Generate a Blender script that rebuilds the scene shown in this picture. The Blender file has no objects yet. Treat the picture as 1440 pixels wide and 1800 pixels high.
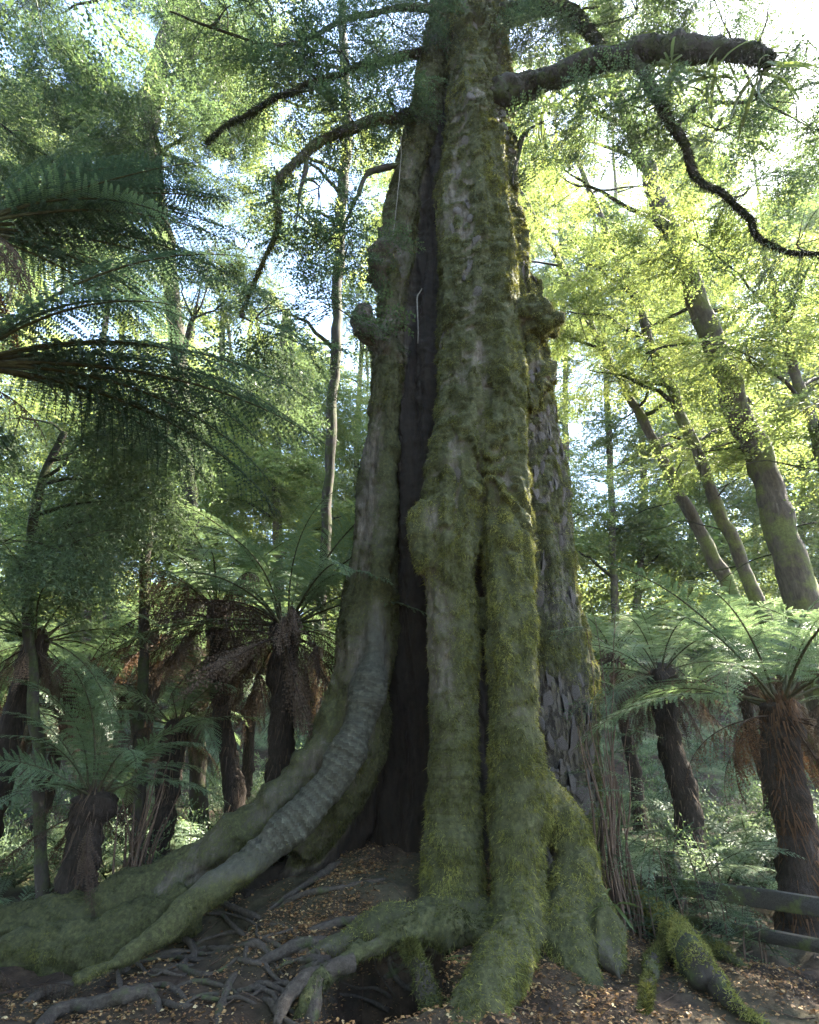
import bpy, math, random
import numpy as np
from mathutils import Vector, Matrix, Euler

# ------------------------------------------------------------------ camera, world, sun, exposure
scene = bpy.context.scene
C = scene.collection
CAM_H, PITCH, FOC = 1.6, math.radians(25.0), 1000.0      # focal length in pixels of the 1440 wide picture
cam_d = bpy.data.cameras.new('camera')
cam_d.sensor_fit = 'HORIZONTAL'
cam_d.sensor_width = 36.0
cam_d.lens = 36.0 * FOC / 1440.0
cam_d.clip_start = 0.05
cam_d.clip_end = 2000.0
cam = bpy.data.objects.new('camera', cam_d)
cam.location = (0, 0, CAM_H)
cam.rotation_euler = (math.radians(90) + PITCH, 0, 0)
C.objects.link(cam)
scene.camera = cam

SUN_EL, SUN_AZ = math.radians(50), math.radians(62)       # azimuth clockwise from +Y (the view direction)
world = bpy.data.worlds.new('World')
scene.world = world
world.use_nodes = True
wn = world.node_tree.nodes
wn.clear()
sky = wn.new('ShaderNodeTexSky')
sky.sky_type = 'NISHITA'
sky.sun_disc = False
sky.sun_elevation = SUN_EL
sky.sun_rotation = SUN_AZ
sky.air_density = 1.0
sky.dust_density = 0.7
sky.ozone_density = 1.4
bg = wn.new('ShaderNodeBackground')
bg.inputs['Strength'].default_value = 0.09
wo = wn.new('ShaderNodeOutputWorld')
world.node_tree.links.new(sky.outputs[0], bg.inputs[0])
world.node_tree.links.new(bg.outputs[0], wo.inputs[0])

sun_d = bpy.data.lights.new('sun', 'SUN')
sun_d.energy = 5.0
sun_d.angle = math.radians(0.5)
sun_d.color = (1.0, 0.93, 0.78)
sun = bpy.data.objects.new('sun', sun_d)
sdir = Vector((math.sin(SUN_AZ) * math.cos(SUN_EL), math.cos(SUN_AZ) * math.cos(SUN_EL), math.sin(SUN_EL)))
sun.rotation_euler = sdir.to_track_quat('Z', 'Y').to_euler()
sun.location = (8, 12, 30)
C.objects.link(sun)

vs = scene.view_settings
vs.view_transform = 'Standard'
vs.look = 'None'
vs.gamma = 1.0
vs.use_curve_mapping = False
vs.exposure = 3.78
scene.cycles.max_bounces = 6
scene.cycles.diffuse_bounces = 4
scene.cycles.transmission_bounces = 4
scene.cycles.volume_bounces = 1
scene.cycles.use_adaptive_sampling = True
scene.cycles.adaptive_threshold = 0.02
scene.cycles.transparent_max_bounces = 8
scene.cycles.use_denoising = True
scene.cycles.denoising_prefilter = 'NONE'
scene.cycles.caustics_reflective = False
scene.cycles.caustics_refractive = False

random.seed(7)
rng = np.random.default_rng(11)
PI = math.pi

# ------------------------------------------------------------------ helpers
CP, SP = math.cos(PITCH), math.sin(PITCH)


def ray(x, y):
    u, v = (x - 720) / FOC, (900 - y) / FOC
    return Vector((u, CP - v * SP, SP + v * CP))


def px(x, y, Y):
    """the point that pixel (x, y) shows at the distance Y along the ground"""
    d = ray(x, y)
    return Vector((0, 0, CAM_H)) + d * (Y / d.y)


def prad(y, Y, r):
    """metres of r pixels at that point"""
    return r * Y / (ray(720, y).y * FOC)


def _h(ix, iy, iz):
    h = (ix * 374761393 + iy * 668265263 + iz * 2147483647 + 974634777) & 0xFFFFFFFF
    h = ((h ^ (h >> 13)) * 1274126177) & 0xFFFFFFFF
    h = ((h ^ (h >> 16)) * 2246822519) & 0xFFFFFFFF
    return ((h ^ (h >> 15)) & 0xFFFFFF) / float(0xFFFFFF) * 2 - 1


def vnoise(P):
    P = np.asarray(P, dtype=np.float64)
    I = np.floor(P).astype(np.int64)
    f = P - I
    f = f * f * f * (f * (f * 6 - 15) + 10)
    ix, iy, iz = I[:, 0], I[:, 1], I[:, 2]
    out = 0
    for a in (0, 1):
        wx = f[:, 0] if a else 1 - f[:, 0]
        for b in (0, 1):
            wy = f[:, 1] if b else 1 - f[:, 1]
            for c in (0, 1):
                wz = f[:, 2] if c else 1 - f[:, 2]
                out = out + wx * wy * wz * _h(ix + a, iy + b, iz + c)
    return out


def fbm(P, o=4, lac=2.03, gain=0.5):
    P = np.asarray(P, dtype=np.float64)
    s, a = 0, 1.0
    for k in range(o):
        s = s + a * vnoise(P + 17.3 * k)
        P = P * lac
        a *= gain
    return s


def sstep(a, b, x):
    t = np.clip((x - a) / (b - a), 0, 1)
    return t * t * (3 - 2 * t)


def mesh_np(name, V, F, mats=(), smooth=True, attrs=None):
    V = np.asarray(V, dtype=np.float32).reshape(-1, 3)
    F = np.asarray(F, dtype=np.int32)
    me = bpy.data.meshes.new(name)
    me.vertices.add(len(V))
    me.vertices.foreach_set('co', V.ravel())
    n, k = F.shape
    me.loops.add(n * k)
    me.loops.foreach_set('vertex_index', F.ravel())
    me.polygons.add(n)
    me.polygons.foreach_set('loop_start', np.arange(0, n * k, k, dtype=np.int32))
    me.update(calc_edges=True)
    if smooth:
        me.polygons.foreach_set('use_smooth', np.ones(n, dtype=bool))
    for m in mats:
        me.materials.append(m)
    for an, (dom, data) in (attrs or {}).items():
        a = me.attributes.new(an, 'FLOAT', dom)
        a.data.foreach_set('value', np.asarray(data, dtype=np.float32).ravel())
    return me


class MB:
    """collects triangles"""
    def __init__(self):
        self.V, self.F, self.n, self.A = [], [], 0, []

    def add(self, V, F, a=0.0):
        V = np.asarray(V, dtype=np.float64).reshape(-1, 3)
        F = np.asarray(F, dtype=np.int64)
        if F.shape[1] == 4:
            F = np.concatenate([F[:, [0, 1, 2]], F[:, [0, 2, 3]]])
        self.V.append(V)
        self.F.append(F + self.n)
        self.A.append(np.full(len(V), a) if np.isscalar(a) else np.asarray(a))
        self.n += len(V)

    def mesh(self, name, mats, smooth=True):
        return mesh_np(name, np.concatenate(self.V), np.concatenate(self.F), mats, smooth, {'tint': ('POINT', np.concatenate(self.A))})


def catmull(P, n):
    P = np.asarray(P, dtype=np.float64)
    m = len(P)
    if m == 2:
        t = np.linspace(0, 1, n)[:, None]
        return P[0] * (1 - t) + P[1] * t
    Q = np.vstack([2 * P[0] - P[1], P, 2 * P[-1] - P[-2]])
    ts = np.linspace(0, m - 1 - 1e-9, n)
    i = ts.astype(int)
    t = (ts - i)[:, None]
    p0, p1, p2, p3 = Q[i], Q[i + 1], Q[i + 2], Q[i + 3]
    return 0.5 * (2 * p1 + (p2 - p0) * t + (2 * p0 - 5 * p1 + 4 * p2 - p3) * t ** 2 + (3 * p1 - p0 - 3 * p2 + p3) * t ** 3)


def tube(P, R, sides=8, n=None, rough=0.0, rfreq=6.0, cap=True, wobble=0.0, flat=1.0):
    """tapered tube along points P (k,3) with radii R; returns verts, tris"""
    P = np.asarray(P, dtype=np.float64)
    R = np.asarray(R, dtype=np.float64)
    if n is None:
        n = max(4, len(P) * 5)
    Q = catmull(np.column_stack([P, R]), n)
    P, R = Q[:, :3], np.maximum(Q[:, 3], 1e-4)
    if wobble:
        w = np.stack([vnoise(P * 1.7 + 31 * k) for k in (1, 2, 3)], 1)
        P = P + w * wobble * np.minimum(1, np.linspace(0, 6, n))[:, None]
    T = np.gradient(P, axis=0)
    T /= np.linalg.norm(T, axis=1)[:, None] + 1e-12
    N = np.zeros_like(P)
    a = np.array([0, 0, 1.0]) if abs(T[0][2]) < 0.8 else np.array([0, -1.0, 0])
    v = np.cross(T[0], a)
    N[0] = v / np.linalg.norm(v)
    for i in range(1, n):
        v = N[i - 1] - T[i] * np.dot(N[i - 1], T[i])
        N[i] = v / (np.linalg.norm(v) + 1e-12)
    B = np.cross(T, N)
    th = np.linspace(0, 2 * PI, sides, endpoint=False)
    ring = N[:, None, :] * np.cos(th)[None, :, None] + B[:, None, :] * (np.sin(th) * flat)[None, :, None]
    V = P[:, None, :] + ring * R[:, None, None]
    if rough:
        k = fbm(V.reshape(-1, 3) * rfreq, 3).reshape(n, sides)
        V = V + ring * (R[:, None] * rough * k)[:, :, None]
    V = V.reshape(-1, 3)
    i, j = np.meshgrid(np.arange(n - 1), np.arange(sides), indexing='ij')
    i, j = i.ravel(), j.ravel()
    j2 = (j + 1) % sides
    F = np.stack([i * sides + j, i * sides + j2, (i + 1) * sides + j2, (i + 1) * sides + j], 1)
    F = np.concatenate([F[:, [0, 1, 2]], F[:, [0, 2, 3]]])
    if cap:
        c0, c1 = len(V), len(V) + 1
        V = np.vstack([V, P[0], P[-1]])
        jj = np.arange(sides)
        F = np.concatenate([F, np.stack([np.full(sides, c0), (jj + 1) % sides, jj], 1),
                            np.stack([np.full(sides, c1), (n - 1) * sides + jj, (n - 1) * sides + (jj + 1) % sides], 1)])
    return V, F


def ptube(pts, **kw):
    """tube through (pixel x, pixel y, distance, radius in pixels)"""
    P = [px(x, y, Y) for x, y, Y, r in pts]
    R = [prad(y, Y, r) for x, y, Y, r in pts]
    return tube([tuple(p) for p in P], R, **kw)


def obj(name, me, parent=None, loc=None):
    o = bpy.data.objects.new(name, me)
    C.objects.link(o)
    if parent is not None:
        o.parent = parent
        if loc is None:
            o.location = -parent.location if parent.rotation_euler.z == 0 else (0, 0, 0)
    if loc is not None:
        o.location = loc
    return o


def tag(o, label=None, cat=None, group=None, kind=None):
    if label: o['label'] = label
    if cat: o['category'] = cat
    if group: o['group'] = group
    if kind: o['kind'] = kind
    return o


def thing(name, loc, label, cat, group=None):
    o = bpy.data.objects.new(name, None)
    o.empty_display_size = 0.2
    o.location = loc
    C.objects.link(o)
    return tag(o, label, cat, group)


# ------------------------------------------------------------------ materials
def new_mat(name):
    m = bpy.data.materials.new(name)
    m.use_nodes = True
    m.node_tree.nodes.clear()
    return m, m.node_tree.nodes, m.node_tree.links


def ramp(N, cols):
    r = N.new('ShaderNodeValToRGB')
    e = r.color_ramp.elements
    while len(e) > 1:
        e.remove(e[-1])
    for i, (p, c) in enumerate(cols):
        k = e[0] if i == 0 else e.new(p)
        k.position = p
        k.color = (*c, 1)
    return r


def leaf_mat(name, cols, trans=0.45, tcol=1.5, rough=0.45, spec=0.35, island=True):
    """leaf: reflecting + translucent; colour varies from plant piece to piece"""
    m, N, L = new_mat(name)
    at = N.new('ShaderNodeAttribute'); at.attribute_name = 'tint'
    oi = N.new('ShaderNodeObjectInfo')
    ad = N.new('ShaderNodeMath'); ad.operation = 'MULTIPLY_ADD'
    L.new(oi.outputs['Random'], ad.inputs[0]); ad.inputs[1].default_value = 0.5
    ml = N.new('ShaderNodeMath'); ml.operation = 'MULTIPLY'; ml.inputs[1].default_value = 0.5
    L.new(at.outputs['Fac'], ml.inputs[0]); L.new(ml.outputs[0], ad.inputs[2])
    r = ramp(N, [(i / (len(cols) - 1), c) for i, c in enumerate(cols)])
    L.new(ad.outputs[0], r.inputs[0])
    p = N.new('ShaderNodeBsdfPrincipled')
    p.inputs['Roughness'].default_value = rough
    p.inputs['Specular IOR Level'].default_value = spec
    L.new(r.outputs[0], p.inputs['Base Color'])
    t = N.new('ShaderNodeBsdfTranslucent')
    mc = N.new('ShaderNodeMix'); mc.data_type = 'RGBA'; mc.blend_type = 'MULTIPLY'
    mc.inputs[0].default_value = 1.0
    mc.inputs[7].default_value = (tcol * 1.15, tcol * 1.1, tcol * 0.85, 1)
    L.new(r.outputs[0], mc.inputs[6])
    L.new(mc.outputs[2], t.inputs['Color'])
    mx = N.new('ShaderNodeMixShader'); mx.inputs[0].default_value = trans
    L.new(p.outputs[0], mx.inputs[1]); L.new(t.outputs[0], mx.inputs[2])
    o = N.new('ShaderNodeOutputMaterial')
    L.new(mx.outputs[0], o.inputs[0])
    return m


def bark_mat(name, cols, scale=(6, 6, 1.6), bump=0.5, rough=0.9, moss=None, moss_amt=0.5, moss_scale=1.6, bands=0.0):
    m, N, L = new_mat(name)
    tc = N.new('ShaderNodeTexCoord')
    mp = N.new('ShaderNodeMapping'); mp.inputs['Scale'].default_value = scale
    L.new(tc.outputs['Object'], mp.inputs['Vector'])
    n1 = N.new('ShaderNodeTexNoise'); n1.inputs['Scale'].default_value = 3.0; n1.inputs['Detail'].default_value = 8; n1.inputs['Roughness'].default_value = 0.7
    L.new(mp.outputs[0], n1.inputs['Vector'])
    r = ramp(N, cols)
    L.new(n1.outputs['Fac'], r.inputs[0])
    col = r.outputs[0]
    if moss:
        n2 = N.new('ShaderNodeTexNoise'); n2.inputs['Scale'].default_value = moss_scale; n2.inputs['Detail'].default_value = 7; n2.inputs['Roughness'].default_value = 0.65
        L.new(tc.outputs['Object'], n2.inputs['Vector'])
        mr = ramp(N, [(max(0, 0.62 - moss_amt * 0.35), (0, 0, 0)), (min(1, 0.72 - moss_amt * 0.35), (1, 1, 1))])
        L.new(n2.outputs['Fac'], mr.inputs[0])
        n3 = N.new('ShaderNodeTexNoise'); n3.inputs['Scale'].default_value = 30; n3.inputs['Detail'].default_value = 4
        L.new(tc.outputs['Object'], n3.inputs['Vector'])
        mc = ramp(N, [(0.3, tuple(c * 0.55 for c in moss)), (0.7, moss)])
        L.new(n3.outputs['Fac'], mc.inputs[0])
        mx = N.new('ShaderNodeMix'); mx.data_type = 'RGBA'
        L.new(mr.outputs[0], mx.inputs[0]); L.new(col, mx.inputs[6]); L.new(mc.outputs[0], mx.inputs[7])
        col = mx.outputs[2]
    b = N.new('ShaderNodeBump'); b.inputs['Strength'].default_value = bump; b.inputs['Distance'].default_value = 0.04
    L.new(n1.outputs['Fac'], b.inputs['Height'])
    p = N.new('ShaderNodeBsdfPrincipled'); p.inputs['Roughness'].default_value = rough
    p.inputs['Specular IOR Level'].default_value = 0.2
    L.new(col, p.inputs['Base Color']); L.new(b.outputs[0], p.inputs['Normal'])
    o = N.new('ShaderNodeOutputMaterial'); L.new(p.outputs[0], o.inputs[0])
    return m


def trunk_mat():
    """moss / bark / rotten hollow wood / smooth pale root, driven by attributes of the surface"""
    m, N, L = new_mat('giant_trunk')
    tc = N.new('ShaderNodeTexCoord')
    mp = N.new('ShaderNodeMapping'); mp.inputs['Scale'].default_value = (5, 5, 1.1)
    L.new(tc.outputs['Object'], mp.inputs[0])
    n1 = N.new('ShaderNodeTexNoise'); n1.inputs['Scale'].default_value = 3.5; n1.inputs['Detail'].default_value = 9; n1.inputs['Roughness'].default_value = 0.72
    L.new(mp.outputs[0], n1.inputs['Vector'])
    bark = ramp(N, [(0.25, (0.028, 0.022, 0.016)), (0.5, (0.085, 0.071, 0.053)), (0.75, (0.19, 0.163, 0.125))])
    L.new(n1.outputs['Fac'], bark.inputs[0])
    n2 = N.new('ShaderNodeTexNoise'); n2.inputs['Scale'].default_value = 26; n2.inputs['Detail'].default_value = 6; n2.inputs['Roughness'].default_value = 0.75
    L.new(tc.outputs['Object'], n2.inputs['Vector'])
    moss = ramp(N, [(0.3, (0.016, 0.017, 0.008)), (0.5, (0.045, 0.046, 0.018)), (0.72, (0.10, 0.098, 0.038))])
    L.new(n2.outputs['Fac'], moss.inputs[0])
    mpv = N.new('ShaderNodeMapping'); mpv.inputs['Scale'].default_value = (14, 14, 3.6)
    wv = N.new('ShaderNodeMix'); wv.data_type = 'VECTOR'; wv.inputs[0].default_value = 0.2
    L.new(tc.outputs['Object'], wv.inputs[4]); L.new(n1.outputs['Color'], wv.inputs[5])
    L.new(wv.outputs[1], mpv.inputs[0])
    vo = N.new('ShaderNodeTexVoronoi'); vo.feature = 'DISTANCE_TO_EDGE'; vo.inputs['Scale'].default_value = 1.0
    L.new(mpv.outputs[0], vo.inputs['Vector'])
    cr = ramp(N, [(0.01, (0.25, 0.25, 0.25)), (0.16, (1, 1, 1))])
    L.new(vo.outputs['Distance'], cr.inputs[0])
    bmx = N.new('ShaderNodeMix'); bmx.data_type = 'RGBA'; bmx.blend_type = 'MULTIPLY'
    ca = N.new('ShaderNodeAttribute'); ca.attribute_name = 'crack'; L.new(ca.outputs['Fac'], bmx.inputs[0])
    L.new(bark.outputs[0], bmx.inputs[6]); L.new(cr.outputs[0], bmx.inputs[7])
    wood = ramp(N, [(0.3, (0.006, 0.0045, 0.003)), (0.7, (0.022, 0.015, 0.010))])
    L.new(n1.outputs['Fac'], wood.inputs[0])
    n3 = N.new('ShaderNodeTexNoise'); n3.inputs['Scale'].default_value = 14; n3.inputs['Detail'].default_value = 9; n3.inputs['Roughness'].default_value = 0.7
    L.new(tc.outputs['Object'], n3.inputs['Vector'])
    pale = ramp(N, [(0.3, (0.03, 0.029, 0.02)), (0.55, (0.058, 0.056, 0.041)), (0.75, (0.11, 0.106, 0.082))])
    L.new(n3.outputs['Fac'], pale.inputs[0])

    def mix(fac, a, b):
        x = N.new('ShaderNodeMix'); x.data_type = 'RGBA'
        L.new(fac, x.inputs[0]); L.new(a, x.inputs[6]); L.new(b, x.inputs[7])
        return x.outputs[2]

    def attr(n):
        a = N.new('ShaderNodeAttribute'); a.attribute_name = n
        return a.outputs['Fac']
    rfr = N.new('ShaderNodeMath'); rfr.operation = 'FRACT'; L.new(attr('ringc'), rfr.inputs[0])
    rr_ = ramp(N, [(0.0, (0.62, 0.59, 0.52)), (0.55, (0.85, 0.83, 0.77)), (0.95, (1.2, 1.2, 1.14)), (1.0, (0.65, 0.62, 0.55))])
    L.new(rfr.outputs[0], rr_.inputs[0])
    pm_ = N.new('ShaderNodeMix'); pm_.data_type = 'RGBA'; pm_.blend_type = 'MULTIPLY'
    L.new(attr('ringw'), pm_.inputs[0]); L.new(pale.outputs[0], pm_.inputs[6]); L.new(rr_.outputs[0], pm_.inputs[7])
    col = mix(attr('pale'), bmx.outputs[2], pm_.outputs[2])
    # noisy moss edge
    ma = N.new('ShaderNodeMath'); ma.operation = 'MULTIPLY_ADD'
    L.new(n2.outputs['Fac'], ma.inputs[0]); ma.inputs[1].default_value = 1.2
    sb = N.new('ShaderNodeMath'); sb.operation = 'SUBTRACT'; L.new(attr('moss'), sb.inputs[0]); sb.inputs[1].default_value = 0.6
    L.new(sb.outputs[0], ma.inputs[2])
    mr = ramp(N, [(0.35, (0, 0, 0)), (0.6, (1, 1, 1))])
    L.new(ma.outputs[0], mr.inputs[0])
    col = mix(mr.outputs[0], col, moss.outputs[0])
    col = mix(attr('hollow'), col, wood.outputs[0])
    b = N.new('ShaderNodeBump'); b.inputs['Strength'].default_value = 0.6; b.inputs['Distance'].default_value = 0.03
    L.new(n1.outputs['Fac'], b.inputs['Height'])
    b4 = N.new('ShaderNodeBump'); b4.inputs['Strength'].default_value = 0.7; b4.inputs['Distance'].default_value = 0.04
    nb2 = N.new('ShaderNodeMath'); nb2.operation = 'MULTIPLY'
    L.new(ca.outputs['Fac'], nb2.inputs[0]); L.new(cr.outputs[0], nb2.inputs[1])
    L.new(nb2.outputs[0], b4.inputs['Height']); L.new(b.outputs[0], b4.inputs['Normal']); b = b4
    b2 = N.new('ShaderNodeBump'); b2.inputs['Strength'].default_value = 0.5; b2.inputs['Distance'].default_value = 0.015
    L.new(n2.outputs['Fac'], b2.inputs['Height']); L.new(b.outputs[0], b2.inputs['Normal'])
    fr = N.new('ShaderNodeMath'); fr.operation = 'FRACT'; L.new(attr('ringc'), fr.inputs[0])
    pw = N.new('ShaderNodeMath'); pw.operation = 'POWER'; L.new(fr.outputs[0], pw.inputs[0]); pw.inputs[1].default_value = 2.0
    mw = N.new('ShaderNodeMath'); mw.operation = 'MULTIPLY'; L.new(pw.outputs[0], mw.inputs[0]); L.new(attr('ringw'), mw.inputs[1])
    b3 = N.new('ShaderNodeBump'); b3.inputs['Strength'].default_value = 0.65; b3.inputs['Distance'].default_value = 0.035
    L.new(mw.outputs[0], b3.inputs['Height']); L.new(b2.outputs[0], b3.inputs['Normal'])
    p = N.new('ShaderNodeBsdfPrincipled'); p.inputs['Roughness'].default_value = 0.85; p.inputs['Specular IOR Level'].default_value = 0.2
    L.new(col, p.inputs['Base Color']); L.new(b3.outputs[0], p.inputs['Normal'])
    o = N.new('ShaderNodeOutputMaterial'); L.new(p.outputs[0], o.inputs[0])
    return m


def ground_mat():
    m, N, L = new_mat('forest_floor')
    tc = N.new('ShaderNodeTexCoord')
    n1 = N.new('ShaderNodeTexNoise'); n1.inputs['Scale'].default_value = 5; n1.inputs['Detail'].default_value = 10; n1.inputs['Roughness'].default_value = 0.7
    L.new(tc.outputs['Object'], n1.inputs['Vector'])
    r = ramp(N, [(0.3, (0.012, 0.008, 0.005)), (0.5, (0.032, 0.021, 0.013)), (0.68, (0.07, 0.046, 0.029))])
    L.new(n1.outputs['Fac'], r.inputs[0])
    v = N.new('ShaderNodeTexVoronoi'); v.inputs['Scale'].default_value = 34
    L.new(tc.outputs['Object'], v.inputs['Vector'])
    n2 = N.new('ShaderNodeTexNoise'); n2.inputs['Scale'].default_value = 0.9; n2.inputs['Detail'].default_value = 5
    L.new(tc.outputs['Object'], n2.inputs['Vector'])
    g = ramp(N, [(0.45, (0, 0, 0)), (0.62, (1, 1, 1))])
    L.new(n2.outputs['Fac'], g.inputs[0])
    at = N.new('ShaderNodeAttribute'); at.attribute_name = 'green'
    mu = N.new('ShaderNodeMath'); mu.operation = 'MULTIPLY'; L.new(g.outputs[0], mu.inputs[0]); L.new(at.outputs['Fac'], mu.inputs[1])
    gr = ramp(N, [(0.35, (0.07, 0.09, 0.04)), (0.7, (0.14, 0.165, 0.075))])
    L.new(n1.outputs['Fac'], gr.inputs[0])
    mx = N.new('ShaderNodeMix'); mx.data_type = 'RGBA'
    L.new(mu.outputs[0], mx.inputs[0]); L.new(r.outputs[0], mx.inputs[6]); L.new(gr.outputs[0], mx.inputs[7])
    b = N.new('ShaderNodeBump'); b.inputs['Strength'].default_value = 0.7; b.inputs['Distance'].default_value = 0.03
    L.new(n1.outputs['Fac'], b.inputs['Height'])
    b2 = N.new('ShaderNodeBump'); b2.inputs['Strength'].default_value = 0.4; b2.inputs['Distance'].default_value = 0.01
    L.new(v.outputs['Distance'], b2.inputs['Height']); L.new(b.outputs[0], b2.inputs['Normal'])
    p = N.new('ShaderNodeBsdfPrincipled'); p.inputs['Roughness'].default_value = 0.9; p.inputs['Specular IOR Level'].default_value = 0.2
    L.new(mx.outputs[2], p.inputs['Base Color']); L.new(b2.outputs[0], p.inputs['Normal'])
    o = N.new('ShaderNodeOutputMaterial'); L.new(p.outputs[0], o.inputs[0])
    return m


M = {
    'trunk': trunk_mat(),
    'ground': ground_mat(),
    'moss': leaf_mat('moss_tuft', [(0.016, 0.017, 0.007), (0.06, 0.064, 0.018), (0.17, 0.172, 0.045), (0.33, 0.315, 0.09)], trans=0.3, tcol=1.2, rough=0.7, spec=0.15),
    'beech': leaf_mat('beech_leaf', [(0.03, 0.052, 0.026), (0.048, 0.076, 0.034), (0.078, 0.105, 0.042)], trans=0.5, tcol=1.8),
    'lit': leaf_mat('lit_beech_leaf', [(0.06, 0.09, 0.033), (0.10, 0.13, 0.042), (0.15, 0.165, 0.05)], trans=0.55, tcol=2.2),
    'willow': leaf_mat('long_leaf', [(0.045, 0.075, 0.04), (0.07, 0.105, 0.053), (0.10, 0.135, 0.065)], trans=0.45, tcol=1.8),
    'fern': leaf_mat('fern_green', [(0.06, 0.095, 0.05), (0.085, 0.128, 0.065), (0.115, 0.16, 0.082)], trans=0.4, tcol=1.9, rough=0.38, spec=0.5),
    'fern_shaded': leaf_mat('fern_shaded', [(0.022, 0.042, 0.026), (0.035, 0.06, 0.036), (0.05, 0.08, 0.045)], trans=0.35, tcol=1.7, rough=0.4, spec=0.45),  # darker copy of the fern green: shade of the overhead fronds put into colour
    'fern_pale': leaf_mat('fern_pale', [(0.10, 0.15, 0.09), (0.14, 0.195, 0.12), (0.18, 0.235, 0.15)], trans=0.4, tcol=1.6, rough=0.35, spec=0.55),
    'fern_dead': leaf_mat('fern_dead', [(0.045, 0.03, 0.022), (0.085, 0.06, 0.043), (0.15, 0.112, 0.082)], trans=0.25, tcol=1.1, rough=0.8, spec=0.1),
    'rust': leaf_mat('fern_rust', [(0.05, 0.028, 0.016), (0.09, 0.05, 0.027), (0.14, 0.08, 0.042)], trans=0.25, tcol=1.1, rough=0.8, spec=0.1),
    'strap': leaf_mat('strap_leaf', [(0.04, 0.058, 0.02), (0.065, 0.09, 0.028), (0.09, 0.115, 0.038)], trans=0.4, tcol=1.6, rough=0.35, spec=0.4),
    'litter': leaf_mat('dead_leaf', [(0.07, 0.032, 0.016), (0.15, 0.075, 0.03), (0.27, 0.16, 0.06), (0.42, 0.32, 0.17)], trans=0.15, tcol=1.0, rough=0.6, spec=0.3),
    'stipe': bark_mat('fern_stalk', [(0.3, (0.03, 0.028, 0.015)), (0.7, (0.075, 0.075, 0.035))], scale=(20, 20, 20)),
    'fibre': bark_mat('fern_trunk', [(0.3, (0.012, 0.009, 0.007)), (0.55, (0.034, 0.025, 0.019)), (0.8, (0.08, 0.06, 0.046))], scale=(14, 14, 2.5), bump=0.9),
    'bark': bark_mat('brown_bark', [(0.3, (0.035, 0.027, 0.02)), (0.55, (0.08, 0.064, 0.048)), (0.8, (0.15, 0.122, 0.095))], moss=(0.13, 0.14, 0.045), moss_amt=0.45),
    'dark_bark': bark_mat('dark_bark', [(0.3, (0.018, 0.014, 0.011)), (0.7, (0.055, 0.045, 0.036))], moss=(0.05, 0.058, 0.022), moss_amt=0.45, moss_scale=4),
    'root': bark_mat('root_bark', [(0.3, (0.025, 0.019, 0.014)), (0.55, (0.055, 0.044, 0.034)), (0.8, (0.11, 0.092, 0.072))], scale=(12, 12, 12), moss=(0.06, 0.068, 0.026), moss_amt=0.2, moss_scale=5),
    'plate': bark_mat('bark_plate', [(0.3, (0.045, 0.037, 0.032)), (0.5, (0.09, 0.078, 0.068)), (0.75, (0.17, 0.15, 0.135))], scale=(10, 10, 3), bump=0.6),
    'rail': bark_mat('old_timber', [(0.3, (0.02, 0.018, 0.015)), (0.7, (0.055, 0.05, 0.042))], scale=(30, 3, 30), bump=0.4, moss=(0.075, 0.085, 0.03), moss_amt=0.35, moss_scale=4),
    'twig': bark_mat('brown_twig', [(0.3, (0.05, 0.032, 0.022)), (0.7, (0.125, 0.085, 0.06))], scale=(20, 20, 8)),
    'vine': bark_mat('pale_vine', [(0.3, (0.10, 0.09, 0.075)), (0.7, (0.22, 0.2, 0.17))], scale=(20, 20, 8)),
}


# ------------------------------------------------------------------ ground
TX, TY = 0.55, 7.7      # the foot of the giant tree


def gz(x, y):
    x = np.asarray(x, dtype=np.float64); y = np.asarray(y, dtype=np.float64)
    P = np.stack([x, y, 0 * x], -1).reshape(-1, 3)
    n = fbm(P * 0.55 + 5.1, 3).reshape(x.shape)
    nf = fbm(P * 2.6 + 1.7, 4).reshape(x.shape)
    near = np.exp(-((x - 0.2) ** 2 + (y - 6) ** 2) / 60)
    z = 0.05 * n + 0.055 * nf * (0.35 + near)
    z = z + 0.62 * np.exp(-(((x - 0.1) / 2.1) ** 2 + ((y - 7.6) / 1.75) ** 2) ** 1.4)
    z = z + 0.3 * sstep(6.3, 8.6, y)
    z = z + 0.5 * sstep(10, 15, y) + 0.34 * np.maximum(0, y - 14) * sstep(13, 24, y) * (1 - 0.5 * sstep(60, 200, y))
    z = z * (0.4 + 0.6 * sstep(2.0, 5.0, y + 0.25 * np.abs(x)))
    # washed out hole below the arching root
    z = z - 1.1 * np.exp(-(np.abs((x + 0.2) / 0.42) ** 6 + np.abs((y - 5.75) / 0.5) ** 6))
    return z


def gz1(x, y):
    return float(gz(np.array([x]), np.array([y]))[0])


def nonuni(n, near, far, k):
    t = np.linspace(-1, 1, n)
    return near * t + (far - near) * np.sign(t) * np.abs(t) ** k


gx = nonuni(301, 9, 260, 7)
gy = 6.5 + nonuni(281, 9, 290, 7)
X, Y = np.meshgrid(gx, gy, indexing='ij')
Z = gz(X, Y)
nx, ny = X.shape
ii, jj = np.meshgrid(np.arange(nx - 1), np.arange(ny - 1), indexing='ij')
ii, jj = ii.ravel(), jj.ravel()
gF = np.stack([ii * ny + jj, (ii + 1) * ny + jj, (ii + 1) * ny + jj + 1, ii * ny + jj + 1], 1)
green = sstep(7.5, 10, Y) * 0.9 + 0.15
gm = mesh_np('ground', np.stack([X, Y, Z], -1), gF, [M['ground']], True, {'green': ('POINT', green)})
ground = tag(obj('ground', gm), 'dark forest floor of soil and leaf litter rising to a slope', 'ground', kind='structure')

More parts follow.
